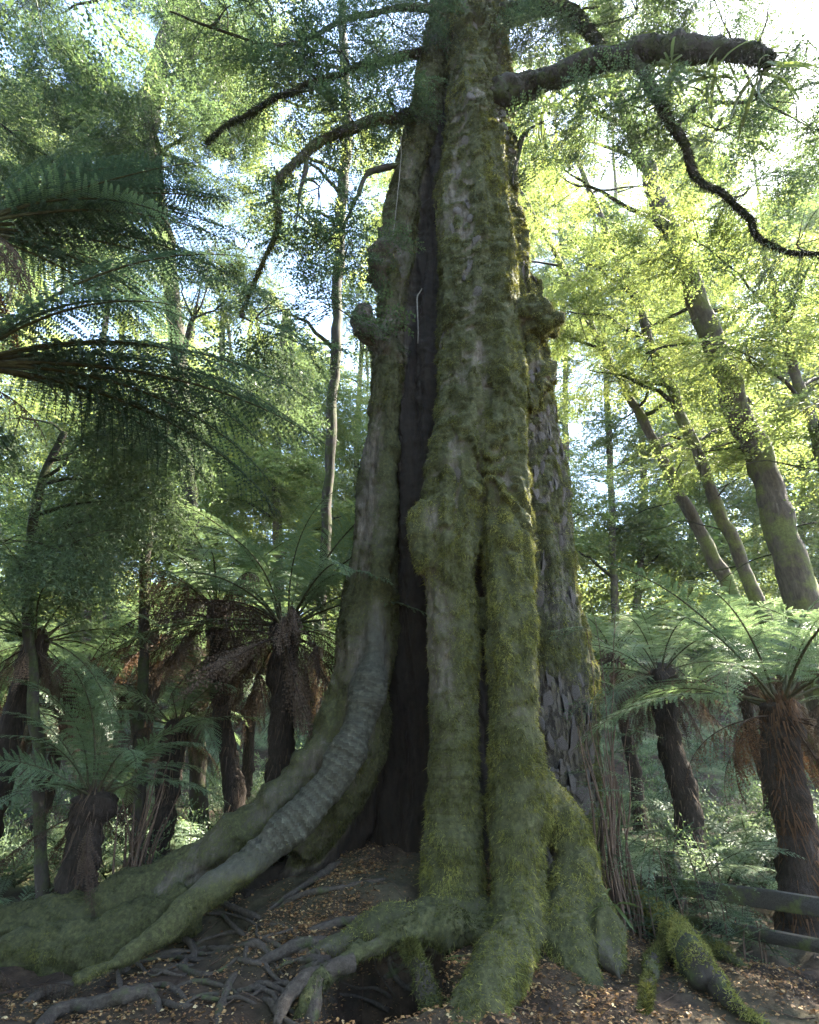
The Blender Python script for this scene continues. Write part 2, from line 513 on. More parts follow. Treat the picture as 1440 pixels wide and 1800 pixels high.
# ------------------------------------------------------------------ the giant tree: fused trunk, buttresses and great roots
giant = thing('giant_beech_tree', (TX, TY, gz1(TX, TY)), 'massive old mossy tree with a dark hollow cleft and buttress roots', 'tree')

# component: (points (px, py, distance, radius px), moss, pale, hollow)
COMP = {
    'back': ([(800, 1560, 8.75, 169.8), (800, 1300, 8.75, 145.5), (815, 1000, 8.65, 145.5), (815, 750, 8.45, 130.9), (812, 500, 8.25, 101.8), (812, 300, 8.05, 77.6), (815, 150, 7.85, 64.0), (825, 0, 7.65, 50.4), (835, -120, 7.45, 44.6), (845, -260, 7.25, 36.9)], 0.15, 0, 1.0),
    'right': ([(965, 1560, 8.0, 92.1), (955, 1400, 8.05, 82.5), (950, 1200, 8.15, 79.5), (935, 1000, 8.15, 69.8), (918, 850, 8.15, 72.8), (900, 700, 8.05, 74), (880, 550, 7.72, 66), (862, 400, 7.53, 55), (850, 260, 7.33, 48), (846, 120, 7.12, 46), (842, 0, 7.03, 42), (840, -150, 6.88, 38)], 0.42, 0, 0),
    'right2': ([(1010, 1480, 8.35, 50), (1010, 1300, 8.35, 42), (1008, 1180, 8.3, 40), (985, 1050, 8.25, 32), (960, 900, 8.15, 34), (935, 700, 8.05, 36), (920, 500, 7.78, 22)], 0.75, 0, 0),
    'pillar_a': ([(790, 1630, 6.58, 57.7), (793, 1560, 6.66, 52.1), (797, 1420, 6.73, 48.4), (797, 1250, 6.83, 46.5), (795, 1080, 6.88, 48.4), (785, 950, 6.88, 55.8), (800, 850, 6.98, 53.9), (822, 720, 7.08, 52.1), (828, 600, 7.14, 56), (826, 450, 7.04, 50), (822, 320, 6.99, 44), (828, 200, 6.89, 40), (832, 80, 6.79, 36), (836, -60, 6.69, 32)], 0.72, 0.0, 0),
    'pillar_b': ([(912, 1540, 6.45, 42.3), (908, 1420, 6.55, 49.7), (900, 1280, 6.65, 43.2), (894, 1120, 6.75, 42.3), (890, 1000, 6.85, 41.4), (880, 880, 6.95, 44.2), (872, 740, 7.05, 47.8), (868, 600, 7.12, 50), (866, 450, 7.08, 44), (850, 250, 6.92, 40)], 0.95, 0, 0),
    'butt_b1': ([(905, 1450, 6.65, 48), (915, 1560, 6.4, 42), (905, 1650, 6.0, 46), (868, 1730, 5.55, 52), (825, 1800, 5.2, 52), (790, 1850, 5.0, 45)], 0.9, 0, 0),
    'butt_b2': ([(930, 1380, 6.8, 40.0), (997, 1470, 6.7, 41.6), (1012, 1560, 6.5, 40.0), (997, 1640, 6.2, 41.6), (1012, 1720, 5.95, 44.8), (1042, 1790, 5.75, 40.0)], 0.9, 0, 0),
    'butt_b3': ([(1000, 1520, 6.7, 48), (1040, 1600, 6.4, 34), (1075, 1680, 6.1, 26), (1105, 1750, 5.9, 14)], 0.45, 0.5, 0),
    'log': ([(900, 1640, 6.3, 26), (830, 1632, 6.1, 26), (750, 1630, 5.95, 28), (680, 1650, 5.85, 24), (600, 1700, 5.65, 22), (545, 1750, 5.4, 13), (505, 1810, 5.2, 9)], 0.72, 0.0, 0.0),
    'log2': ([(900, 1620, 6.55, 32), (780, 1615, 6.4, 32), (690, 1628, 6.3, 32), (610, 1655, 6.2, 24), (530, 1685, 6.0, 12), (480, 1705, 5.85, 6)], 0.45, 0, 0.1),
    'left': ([(520, 1500, 7.6, 34), (575, 1420, 7.68, 48), (622, 1325, 7.72, 54), (640, 1200, 7.75, 48), (655, 1050, 7.75, 44), (656, 900, 7.7, 30.7), (673, 750, 7.65, 30.7), (686, 600, 7.6, 29.2), (700, 450, 7.5, 29.2), (723, 300, 7.4, 26.3), (762, 150, 7.3, 30), (785, 0, 7.1, 24), (800, -120, 7.0, 22)], 0.8, 0.0, 0.15),
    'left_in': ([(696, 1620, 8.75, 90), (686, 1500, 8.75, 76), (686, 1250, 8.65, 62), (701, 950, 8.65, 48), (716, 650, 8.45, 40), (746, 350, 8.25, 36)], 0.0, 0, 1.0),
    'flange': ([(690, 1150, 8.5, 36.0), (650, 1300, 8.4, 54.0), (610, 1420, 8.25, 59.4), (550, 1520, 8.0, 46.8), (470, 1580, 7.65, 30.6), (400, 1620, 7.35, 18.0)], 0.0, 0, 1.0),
    'root_l1': ([(700, 560, 7.58, 16), (688, 700, 7.62, 22), (680, 800, 7.64, 25), (673, 890, 7.62, 27), (668, 985, 7.57, 23.0), (662, 1090, 7.5, 24.6), (652, 1190, 7.4, 27.1), (628, 1285, 7.28, 29.5), (586, 1365, 7.15, 32.0), (530, 1432, 7.0, 32.8), (455, 1505, 6.8, 30.3), (385, 1558, 6.62, 27.9), (325, 1605, 6.42, 26), (265, 1650, 6.2, 19), (205, 1690, 6.0, 14), (130, 1725, 5.75, 10)], 0.12, 1.0, 0),
    'root_l2': ([(632, 1150, 7.75, 24), (600, 1260, 7.7, 34), (548, 1350, 7.65, 38), (470, 1430, 7.55, 38), (380, 1500, 7.45, 37.8), (280, 1570, 7.35, 53.3), (170, 1620, 7.25, 53.3), (60, 1640, 7.15, 48.2), (-60, 1655, 7.05, 43.0), (-180, 1680, 6.9, 34.4)], 0.55, 0.25, 0),
    'root_l2b': ([(330, 1590, 7.0, 41.0), (220, 1650, 6.8, 49.2), (110, 1680, 6.7, 42.6), (0, 1690, 6.6, 32.8)], 0.75, 0.0, 0),
    'burl_r': ([(905, 575, 7.3, 46), (945, 568, 7.15, 44), (972, 580, 7.05, 26)], 0.95, 0, 0),
    'burl_r2': ([(905, 690, 7.35, 52), (945, 675, 7.35, 46), (970, 690, 7.4, 30)], 0.9, 0, 0),
    'burl_l': ([(700, 420, 7.5, 22), (682, 450, 7.42, 30), (672, 480, 7.42, 24), (690, 520, 7.5, 14)], 0.4, 0, 0.35),
    'burl_l2': ([(690, 640, 7.55, 20), (664, 605, 7.48, 20), (648, 575, 7.45, 11), (640, 545, 7.42, 5)], 0.4, 0, 0.35),
    'knee': ([(770, 900, 6.85, 45), (765, 945, 6.8, 46), (775, 1010, 6.82, 46)], 0.8, 0, 0),
}
mb = MB()
axes = {}
for k, (pts, moss, pale, hol) in COMP.items():
    V, F = ptube(pts, sides=20, n=len(pts) * 8)
    mb.add(V, F)
    P = np.array([tuple(px(x, y, d)) for x, y, d, r in pts]); R = np.array([prad(y, d, r) for x, y, d, r in pts])
    axes[k] = catmull(np.column_stack([P, R]), len(pts) * 10)
raw = mesh_np('trunk_raw', np.concatenate(mb.V), np.concatenate(mb.F))
tmp = bpy.data.objects.new('trunk_raw', raw)
C.objects.link(tmp)
md = tmp.modifiers.new('remesh', 'REMESH'); md.mode = 'VOXEL'; md.voxel_size = 0.029
ms = tmp.modifiers.new('smooth', 'SMOOTH'); ms.iterations = 4; ms.factor = 0.5
dg = bpy.context.evaluated_depsgraph_get()
tm = bpy.data.meshes.new_from_object(tmp.evaluated_get(dg))
C.objects.unlink(tmp); bpy.data.objects.remove(tmp)
nv = len(tm.vertices)
V = np.empty(nv * 3, dtype=np.float32); tm.vertices.foreach_get('co', V); V = V.reshape(-1, 3).astype(np.float64)
Nn = np.empty(nv * 3, dtype=np.float32); tm.vertices.foreach_get('normal', Nn); Nn = Nn.reshape(-1, 3).astype(np.float64)
best = np.full(nv, 1e9); comp = np.zeros(nv, dtype=int); spar = np.zeros(nv)
names = list(axes)
for ci, k in enumerate(names):
    Q = axes[k]
    slen = np.concatenate([[0], np.cumsum(np.linalg.norm(np.diff(Q[:, :3], axis=0), axis=1))])
    d = np.full(nv, 1e9); sp = np.zeros(nv)
    for q, s in zip(Q, slen):
        dd = np.linalg.norm(V - q[:3], axis=1) - q[3]
        b = dd < d
        d[b] = dd[b]; sp[b] = s
    b = d < best
    best[b] = d[b]; comp[b] = ci; spar[b] = sp[b]
is_ = lambda *ks: np.isin(comp, [names.index(k) for k in ks])
mossb = np.array([COMP[k][1] for k in names])[comp]
paleb = np.array([COMP[k][2] for k in names])[comp]
holb = np.array([COMP[k][3] for k in names])[comp]
# soften the borders between components: average over the mesh edges
ne = len(tm.edges)
E = np.empty(ne * 2, dtype=np.int32); tm.edges.foreach_get('vertices', E); E = E.reshape(-1, 2)
deg = np.bincount(E.ravel(), minlength=nv).astype(float)


def soften(a, it):
    for _ in range(it):
        s = np.bincount(E[:, 0], a[E[:, 1]], nv) + np.bincount(E[:, 1], a[E[:, 0]], nv)
        a = 0.5 * a + 0.5 * s / np.maximum(deg, 1)
    return a


mossb, paleb, holb = soften(mossb, 8), soften(paleb, 5), soften(holb, 8)
z = V[:, 2]
fn = fbm(V * 0.9 + 3, 4)
fn2 = fbm(V * np.array([2.4, 2.4, 1.6]) + 9, 4)
# shelves of moss: swell slowly downwards, break off sharply
ledge = (-(z) / 1.15 + 1.9 * fn + 0.45 * fn2) % 1.0
ledge2 = (-(z) / 0.33 + 1.9 * fn2 + fn) % 1.0
upper = sstep(3.2, 5.5, z) * np.where(is_('right', 'right2', 'pillar_a', 'pillar_b', 'burl_r', 'burl_r2'), 1, 0.25)
upper = soften(upper, 6)
lower = (1 - upper)
patch = sstep(-0.25, 0.45, fbm(V * np.array([0.8, 0.8, 0.5]) + 51, 3))
disp = upper * (0.15 * (ledge ** 1.5 - 0.38) * (0.2 + 0.8 * patch) + 0.025 * (ledge2 ** 1.3 - 0.4))
disp += lower * 0.018 * (ledge2 - 0.5) * (1 - holb) * (1 - paleb)
# long vertical ribs
ribs = fbm(V * np.array([3.2, 3.2, 0.35]) + 21, 4)
disp += 0.095 * ribs * (0.4 + 0.6 * sstep(1.5, 4, z)) * (1 - 0.75 * paleb)
disp += 0.03 * fbm(V * 3.1 + 40, 3) + 0.012 * fbm(V * 11, 3) * (1 - 0.5 * paleb)
# transverse wrinkles of the smooth root
l1 = is_('root_l1').astype(float)
l1 = soften(l1, 3)
paleb = paleb * (1 - 0.85 * sstep(2.6, 4.2, z)) * np.where(is_('root_l1'), sstep(0.5, 0.85, z), 1)
mossb = np.where(is_('root_l1'), mossb + 0.75 * (1 - sstep(0.5, 0.8, z)) + 0.65 * sstep(2.4, 4.0, z), mossb)
mossb = soften(mossb, 6)
wr = (spar / 0.085 + 0.75 * fbm(V * 1.3 + 60, 3)) % 1.0
disp += l1 * ((1 - sstep(2.4, 3.4, z)) * sstep(0.75, 1.0, z)) * 0.012 * (wr ** 2 - 0.35)
wr2 = (spar / 0.05 + 0.7 * fbm(V * 3.2 + 80, 3)) % 1.0
pa = soften(is_('pillar_a').astype(float), 3) * (1 - sstep(1.6, 2.6, z))
disp += pa * 0.008 * (wr2 - 0.5)
hol_d = 0.10 * fbm(V * np.array([2.2, 2.2, 0.5]) + 70, 4) + 0.07 * fbm(V * np.array([7, 7, 0.6]) + 71, 3)
disp += holb * hol_d
disp += l1 * (0.045 * fbm(V * 1.9 + 5, 3) + 0.012 * fbm(V * 7 + 6, 3))
disp += soften(is_('burl_r', 'burl_r2', 'burl_l', 'burl_l2').astype(float), 3) * (0.13 * fbm(V * 2.6 + 15, 3) + 0.03 * fbm(V * 8 + 4, 2))
disp += soften(is_('log', 'butt_b3', 'root_l2', 'root_l2b').astype(float), 2) * (0.05 * fbm(V * 3.3 + 12, 3) + 0.02 * fbm(V * 9 + 13, 2))
V2 = V + Nn * disp[:, None]
tm.vertices.foreach_set('co', V2.astype(np.float32).ravel())
moss = mossb * 0.85 + 0.28 * fbm(V * 1.3 + 90, 4) + 0.1
moss += upper * (1.1 * (ledge - 0.5)) * 0.8 + 0.14 * upper
moss -= 0.35 * np.clip(-disp * 12, 0, 1)
moss += 0.25 * np.clip(Nn[:, 2], 0, 1)
moss += 0.16 * np.clip(Nn[:, 0], -0.2, 1) * (1 - holb)
moss = np.clip(moss, 0, 1) * (1 - np.clip(holb * 1.1, 0, 1)) * (1 - 0.55 * np.clip(paleb - 0.3, 0, 1))
ringw = l1 * (1 - sstep(2.4, 3.6, z)) * sstep(0.75, 1.0, z) + 0.5 * pa
ringc = spar / 0.085 + 0.75 * fbm(V * 1.3 + 60, 3)
crack = soften(is_('right', 'right2').astype(float), 6) * (0.6 + 0.5 * fbm(V * 0.8 + 33, 2)).clip(0, 1)
for an, data in (('crack', crack), ('ringw', ringw), ('ringc', ringc), ('moss', moss), ('pale', np.clip(paleb + 0.2 * fn2, 0, 1)), ('hollow', np.clip(holb, 0, 1))):
    a = tm.attributes.new(an, 'FLOAT', 'POINT'); a.data.foreach_set('value', data.astype(np.float32))
tm.materials.clear(); tm.materials.append(M['trunk'])
tm.polygons.foreach_set('use_smooth', np.ones(len(tm.polygons), dtype=bool))
tm.update()
tm.name = 'giant_trunk'
trunk = obj('trunk', tm, giant)

# --- moss tufts and bark plates grow from the finished surface
tm.calc_loop_triangles()
nt = len(tm.loop_triangles)
TI = np.empty(nt * 3, dtype=np.int32); tm.loop_triangles.foreach_get('vertices', TI); TI = TI.reshape(-1, 3)
TN = np.cross(V2[TI[:, 1]] - V2[TI[:, 0]], V2[TI[:, 2]] - V2[TI[:, 0]])
TA = np.linalg.norm(TN, axis=1) / 2
TN /= (2 * TA[:, None] + 1e-12)
TCn = V2[TI].mean(1)
Tm = moss[TI].mean(1); Tc = comp[TI[:, 0]]; Th = holb[TI].mean(1); Tp = paleb[TI].mean(1)
tocam = np.array([0, 0, CAM_H]) - TCn
tdist = np.linalg.norm(tocam, axis=1)
seen = 0.18 + 0.82 * sstep(-0.25, 0.15, (TN * tocam).sum(1) / tdist)     # the far side carries fewer tufts


def surf_sample(w, n):
    w = w * TA
    t = rng.choice(nt, n, p=w / w.sum())
    a, b = rng.random(n), rng.random(n)
    f = a + b > 1
    a[f], b[f] = 1 - a[f], 1 - b[f]
    A, B, Cc = V2[TI[t, 0]], V2[TI[t, 1]], V2[TI[t, 2]]
    return A + (B - A) * a[:, None] + (Cc - A) * b[:, None], TN[t], t


NM = 460000
w = np.clip(Tm - 0.2, 0, 1) ** 1.1 * np.clip(0.5 + 0.9 * fbm(TCn * 6.5 + 2, 3), 0.06, 1.3) * seen * (7.0 / np.maximum(tdist, 6)) ** 1.1 * (TCn[:, 2] > -0.1)
P, Nr, t = surf_sample(w, NM)
g = rng.normal(size=(NM, 3))
far = np.maximum(1, tdist[t] / 8) * np.where(np.isin(Tc[t], [names.index(k) for k in ('root_l1', 'root_l2', 'root_l2b')]), 0.55, 1)
dirv = Nr * rng.uniform(0.25, 0.9, NM)[:, None] + np.array([0, 0, -1.0]) * rng.uniform(0.1, 1.0, NM)[:, None] + g * 0.38
dirv /= np.linalg.norm(dirv, axis=1)[:, None]
Ln = rng.gamma(2.4, 0.0085, NM) * (0.75 + 0.5 * Tm[t]) * far ** 0.6
side = np.cross(dirv, rng.normal(size=(NM, 3))); side /= np.linalg.norm(side, axis=1)[:, None] + 1e-9
Wd = rng.uniform(0.002, 0.0055, NM) * far ** 0.8
tip = P + dirv * Ln[:, None] + np.array([0, 0, -1]) * (Ln * 0.25)[:, None]
MV = np.stack([P - side * Wd[:, None] - Nr * 0.004, P + side * Wd[:, None] - Nr * 0.004, tip], 1).reshape(-1, 3)
MF = np.arange(NM * 3).reshape(-1, 3)
ti = np.clip(0.55 + 0.4 * fbm(P * 1.1 + 7, 3) + 0.35 * fbm(P * 9.0 + 3, 2) + 0.25 * rng.normal(size=NM), -0.3, 1.6)
dk = np.isin(Tc[t], [names.index(k) for k in ('root_l1', 'root_l2', 'root_l2b', 'left', 'log')])
ti = ti - 0.7 * dk - 0.2 * (Tc[t] == names.index('pillar_a'))
moss_me = mesh_np('moss', MV, MF, [M['moss']], True, {'tint': ('POINT', np.repeat(ti, 3))})
tag(obj('moss', moss_me, giant), kind='stuff')

# bark plates: where no moss covers the barked side
plate_protos = []
for s in range(7):
    k = 9
    th = np.sort(rng.uniform(0, 2 * PI, k) * 0.25 + np.linspace(0, 2 * PI, k, endpoint=False) * 1.0)
    rx = 0.5 * (0.8 + 0.4 * rng.random(k)); rz = 0.5 * (0.75 + 0.5 * rng.random(k))
    o1 = np.stack([np.cos(th) * rx, np.zeros(k), np.sin(th) * rz], 1)
    o2 = o1 * np.array([0.86, 1, 0.92]); o2[:, 1] = -1 + 0.5 * rng.normal(size=k) * 0.5
    cen = np.array([[0, -1.05, 0]])
    Vp = np.vstack([o1, o2, cen])
    j = np.arange(k); j2 = (j + 1) % k
    Fp = np.concatenate([np.stack([j, j2, k + j2], 1), np.stack([j, k + j2, k + j], 1), np.stack([k + j, k + j2, np.full(k, 2 * k)], 1)])
    plate_protos.append(mesh_np('bark_plate', Vp, Fp, [M['plate']], False))
bare = is_('right', 'right2', 'pillar_a', 'burl_r', 'burl_r2')[TI[:, 0]]
w = np.clip(0.42 - Tm, 0, 1) * bare * (TCn[:, 2] > 1.2) * seen * (1 - Th) * np.where(Tc == names.index('pillar_a'), 0.25 * (TCn[:, 2] > 4), 1)
P, Nr, t = surf_sample(w, 5000)
keep = []
for i in range(len(P)):
    if len(keep) >= 280: break
    if keep:
        D = (P[i] - P[keep]) / np.array([0.115, 0.115, 0.26])
        if (np.einsum('ij,ij->i', D, D) < 1).any(): continue
    keep.append(i)
for i in keep:
    n = Vector(Nr[i]); n.z *= 0.3; n.normalize()
    zax = Vector((0, 0, 1)); xax = zax.cross(-n)
    if xax.length < 0.1: continue
    xax.normalize(); zax = (-n).cross(xax) * -1
    R = Matrix((xax, -n, zax)).transposed()
    R = R @ Matrix.Rotation(random.gauss(0, 0.18), 3, 'Y') @ Matrix.Rotation(random.gauss(0, 0.12), 3, 'X')
    S = Matrix.Diagonal((random.uniform(0.08, 0.17), random.uniform(0.015, 0.035), random.uniform(0.18, 0.42)))
    o = bpy.data.objects.new('bark_plate', random.choice(plate_protos))
    C.objects.link(o)
    o.parent = giant
    o.matrix_local = Matrix.Translation(Vector(P[i]) - giant.location) @ (R @ S).to_4x4()

# --- exposed roots over the soil, each one a root of its own
ROOTS = [
    [(1050, 1545, 6.75, 22), (1105, 1572, 6.55, 22), (1150, 1605, 6.4, 26), (1190, 1650, 6.15, 30), (1225, 1700, 5.95, 30), (1262, 1735, 5.8, 22), (1305, 1770, 5.65, 12), (1360, 1805, 5.5, 8)],
    [(1200, 1650, 6.15, 22), (1245, 1668, 6.0, 18), (1295, 1688, 5.9, 12), (1318, 1700, 5.85, 6)],
    [(1180, 1640, 6.1, 16), (1150, 1690, 5.95, 14), (1135, 1740, 5.8, 10), (1128, 1780, 5.7, 6)],
    [(60, 1800, 5.1, 14), (110, 1775, 5.2, 18), (170, 1768, 5.25, 19), (220, 1750, 5.3, 21), (262, 1748, 5.35, 18), (285, 1775, 5.3, 10)],
    [(415, 1705, 5.6, 11), (402, 1730, 5.5, 12), (395, 1765, 5.4, 11), (385, 1810, 5.25, 9)],
    [(415, 1705, 5.6, 10), (470, 1690, 5.75, 13), (530, 1660, 5.9, 14), (600, 1655, 6.0, 10), (680, 1648, 6.05, 6)],
    [(560, 1725, 5.45, 12), (556, 1760, 5.35, 12), (545, 1815, 5.2, 10)],
    [(620, 1690, 5.65, 16), (560, 1720, 5.5, 15), (515, 1750, 5.35, 13), (490, 1810, 5.2, 10)],
    [(345, 1585, 6.3, 9), (400, 1595, 6.25, 8), (450, 1615, 6.2, 8), (500, 1635, 6.15, 6)],
    [(390, 1668, 5.9, 8), (440, 1658, 5.95, 9), (462, 1672, 5.85, 8), (480, 1700, 5.7, 5), (510, 1728, 5.55, 4)],
    [(450, 1680, 5.8, 5), (470, 1712, 5.65, 5), (505, 1735, 5.55, 4)],
    [(480, 1600, 6.4, 5), (530, 1580, 6.6, 7), (600, 1560, 6.8, 7), (680, 1540, 6.95, 5)],
    [(520, 1640, 6.05, 10), (580, 1622, 6.15, 13), (650, 1612, 6.3, 12), (700, 1605, 6.4, 8)],
    [(510, 1672, 5.85, 7), (580, 1660, 5.95, 9), (640, 1640, 6.05, 9)],
    [(330, 1690, 5.7, 4), (350, 1660, 5.85, 5), (420, 1640, 6.0, 5), (455, 1650, 5.95, 4)],
    [(0, 1785, 5.1, 10), (80, 1745, 5.35, 12), (160, 1718, 5.5, 14), (240, 1690, 5.75, 16)],
    [(280, 1740, 5.45, 6), (340, 1725, 5.5, 7), (390, 1735, 5.45, 6), (440, 1760, 5.35, 4)],
    [(720, 1660, 5.75, 12), (735, 1710, 5.6, 16), (748, 1770, 5.45, 18), (752, 1830, 5.25, 16)],
    [(600, 1510, 7.0, 10), (560, 1545, 6.8, 9), (520, 1575, 6.6, 7), (470, 1600, 6.4, 5)],
]
def on_ground(x, y, lift):
    d = ray(x, y)
    ts = np.linspace(3.5, 12, 500)
    q = np.array([0, 0, CAM_H]) + ts[:, None] * np.array(d)[None]
    below = q[:, 2] < gz(q[:, 0], q[:, 1]) + lift
    k = int(np.argmax(below)) if below.any() else 499
    return q[k]


random.seed(77)
for k in range(52):
    x, y = random.uniform(200, 760), random.uniform(1610, 1770)
    a_ = random.choice((1, -1)) * random.uniform(0, 0.9) + (PI if random.random() < 0.5 else 0)
    r_, q_ = random.uniform(3.5, 10), []
    for m_ in range(random.randint(4, 7)):
        q_.append((x, y, 5.8, r_)); a_ += random.gauss(0, 0.5)
        x += 34 * math.cos(a_); y += 20 * math.sin(a_); r_ *= 0.85
    if all(y_ < 1830 for _, y_, _, _ in q_): ROOTS.append(q_)
for i, r in enumerate(ROOTS):
    mossy = i in (0, 1, 2, 17)
    if i in (6, 7, 17):
        Pr = np.array([tuple(px(x, y, d)) for x, y, d, q in r]); Rr = np.array([prad(y, d, q) for x, y, d, q in r])
    else:
        Rr = np.array([prad(y, d, q) * (0.95 if mossy else 0.72) for x, y, d, q in r])
        Pr = np.array([on_ground(x, y, (0.6 if mossy else 0.5) * q) for (x, y, d, _), q in zip(r, Rr)])
        Pr[0, 2] -= 0.04; Pr[-1, 2] -= 0.04
    Vr, Fr = tube(Pr, Rr, sides=12, n=len(r) * 9, rough=0.3 if mossy else 0.32, rfreq=9, wobble=0.035)
    mbr = MB(); mbr.add(Vr, Fr)
    ro = obj('root', mbr.mesh('root', [M['dark_bark'] if mossy else M['root']]), giant)
    if mossy:
        nm = 24000
        me = ro.data; me.calc_loop_triangles()
        tr = np.array([list(q.vertices) for q in me.loop_triangles]); A, B, D = Vr[tr[:, 0]], Vr[tr[:, 1]], Vr[tr[:, 2]]
        nn = np.cross(B - A, D - A); ar = np.linalg.norm(nn, axis=1); nn /= ar[:, None] + 1e-12
        ww = ar * np.clip(0.5 + nn[:, 2], 0.05, 1) * np.clip(0.5 + fbm((A + B + D) / 3 * 2.5, 3), 0.02, 1)
        q = rng.choice(len(tr), nm, p=ww / ww.sum())
        a, b = rng.random((nm, 1)), rng.random((nm, 1)); f = (a + b > 1); a = np.where(f, 1 - a, a); b = np.where(f, 1 - b, b)
        Pp = A[q] + (B[q] - A[q]) * a + (D[q] - A[q]) * b
        dv = nn[q] * 0.6 + rng.normal(size=(nm, 3)) * 0.45 + np.array([0, 0, -0.3]); dv /= np.linalg.norm(dv, axis=1)[:, None]
        ln = rng.gamma(3, 0.008, nm)[:, None]
        sd = np.cross(dv, rng.normal(size=(nm, 3))); sd /= np.linalg.norm(sd, axis=1)[:, None]
        Vv = np.stack([Pp - sd * 0.004, Pp + sd * 0.004, Pp + dv * ln], 1).reshape(-1, 3)
        tag(obj('moss', mesh_np('moss', Vv, np.arange(nm * 3).reshape(-1, 3), [M['moss']], True, {'tint': ('POINT', np.repeat(rng.uniform(0.0, 1.0, nm), 3))}), ro, loc=(0, 0, 0)), kind='stuff')


# ------------------------------------------------------------------ leaf sprays (shared by all crowns)
def leaf_quads(P, D, Nn_, Ls, Ws):
    """kite shaped leaves: base P, direction D, normal Nn_, lengths Ls, widths Ws"""
    S = np.cross(Nn_, D); S /= np.linalg.norm(S, axis=1)[:, None] + 1e-9
    mid = P + D * (Ls * 0.45)[:, None]
    a = mid + S * (Ws * 0.5)[:, None] + Nn_ * (Ws * 0.12)[:, None]
    b = mid - S * (Ws * 0.5)[:, None] + Nn_ * (Ws * 0.12)[:, None]
    tip = P + D * Ls[:, None]
    Vq = np.stack([P, a, tip, b], 1).reshape(-1, 3)
    Fq = np.arange(len(P) * 4).reshape(-1, 4)
    return Vq, Fq


def spray(name, mat, seed, L=0.7, ntw=11, leaf=(0.035, 0.024), step=0.03, droop=0.15, jitter=0.25, twigmat=True):
    r = np.random.default_rng(seed)
    b = MB()
    def axis(p0, d, ln, n):
        t = np.linspace(0, 1, n)[:, None]
        return p0 + d * ln * t + np.array([0, 0, -1]) * droop * ln * t ** 2
    main = axis(np.zeros(3), np.array([1.0, 0, 0]), L, 14)
    Vt, Ft = tube(main[::3], np.linspace(0.006, 0.0015, len(main[::3])), sides=3, n=6, cap=False)
    b.add(Vt, Ft, -0.4)
    for i in range(ntw):
        s = 0.12 + 0.88 * (i + r.random()) / ntw
        p0 = main[min(13, int(s * 13))]
        sg = 1 if i % 2 else -1
        ang = sg * math.radians(r.uniform(35, 65)) * (1 - 0.4 * s)
        d = np.array([math.cos(ang), math.sin(ang), r.normal() * 0.18]); d /= np.linalg.norm(d)
        ln = L * (0.62 - 0.42 * s) * r.uniform(0.7, 1.25)
        tw = axis(p0, d, ln, 8)
        Vt, Ft = tube(tw[::3], np.linspace(0.003, 0.001, len(tw[::3])), sides=3, n=4, cap=False)
        b.add(Vt, Ft, -0.4)
        m = max(3, int(ln / step))
        tt = np.linspace(0.1, 1, m)
        Pq = catmull(tw, m * 2)[-m:] if False else np.stack([np.interp(tt, np.linspace(0, 1, 8), tw[:, c]) for c in range(3)], 1)
        sgn = np.where(np.arange(m) % 2, 1, -1)[:, None]
        perp = np.array([-d[1], d[0], 0])
        D = d * 0.65 + perp * sgn * 0.75 + r.normal(size=(m, 3)) * jitter
        D /= np.linalg.norm(D, axis=1)[:, None]
        Nq = np.array([0, 0, 1.0]) + r.normal(size=(m, 3)) * 0.45
        Nq -= D * (Nq * D).sum(1)[:, None]; Nq /= np.linalg.norm(Nq, axis=1)[:, None]
        k = r.uniform(0.7, 1.2, m)
        Vq, Fq = leaf_quads(Pq, D, Nq, leaf[0] * k, leaf[1] * k)
        b.add(Vq, Fq, np.repeat(r.uniform(0, 1, m), 4))
    o = bpy.data.objects.new(name, b.mesh(name, [mat], False))
    return o


SPR = {
    'beech': [spray('beech_spray', M['beech'], s, L=0.75, ntw=14, leaf=(0.030 + 0.007 * s, 0.020 + 0.005 * s), step=0.020 + 0.003 * s) for s in range(4)],
    'lit': [spray('lit_spray', M['lit'], 10 + s, L=0.75, ntw=13, leaf=(0.036 + 0.008 * s, 0.024 + 0.006 * s), step=0.024 + 0.003 * s) for s in range(4)],
    'willow': [spray('long_leaf_spray', M['willow'], 20 + s, L=0.8, ntw=11, leaf=(0.085, 0.02), step=0.035, droop=0.35, jitter=0.45) for s in range(4)],
    'small': [spray('shrub_spray', M['willow'], 30 + s, L=0.45, ntw=8, leaf=(0.03, 0.012), step=0.022, droop=0.2) for s in range(3)],
}
GN = {}


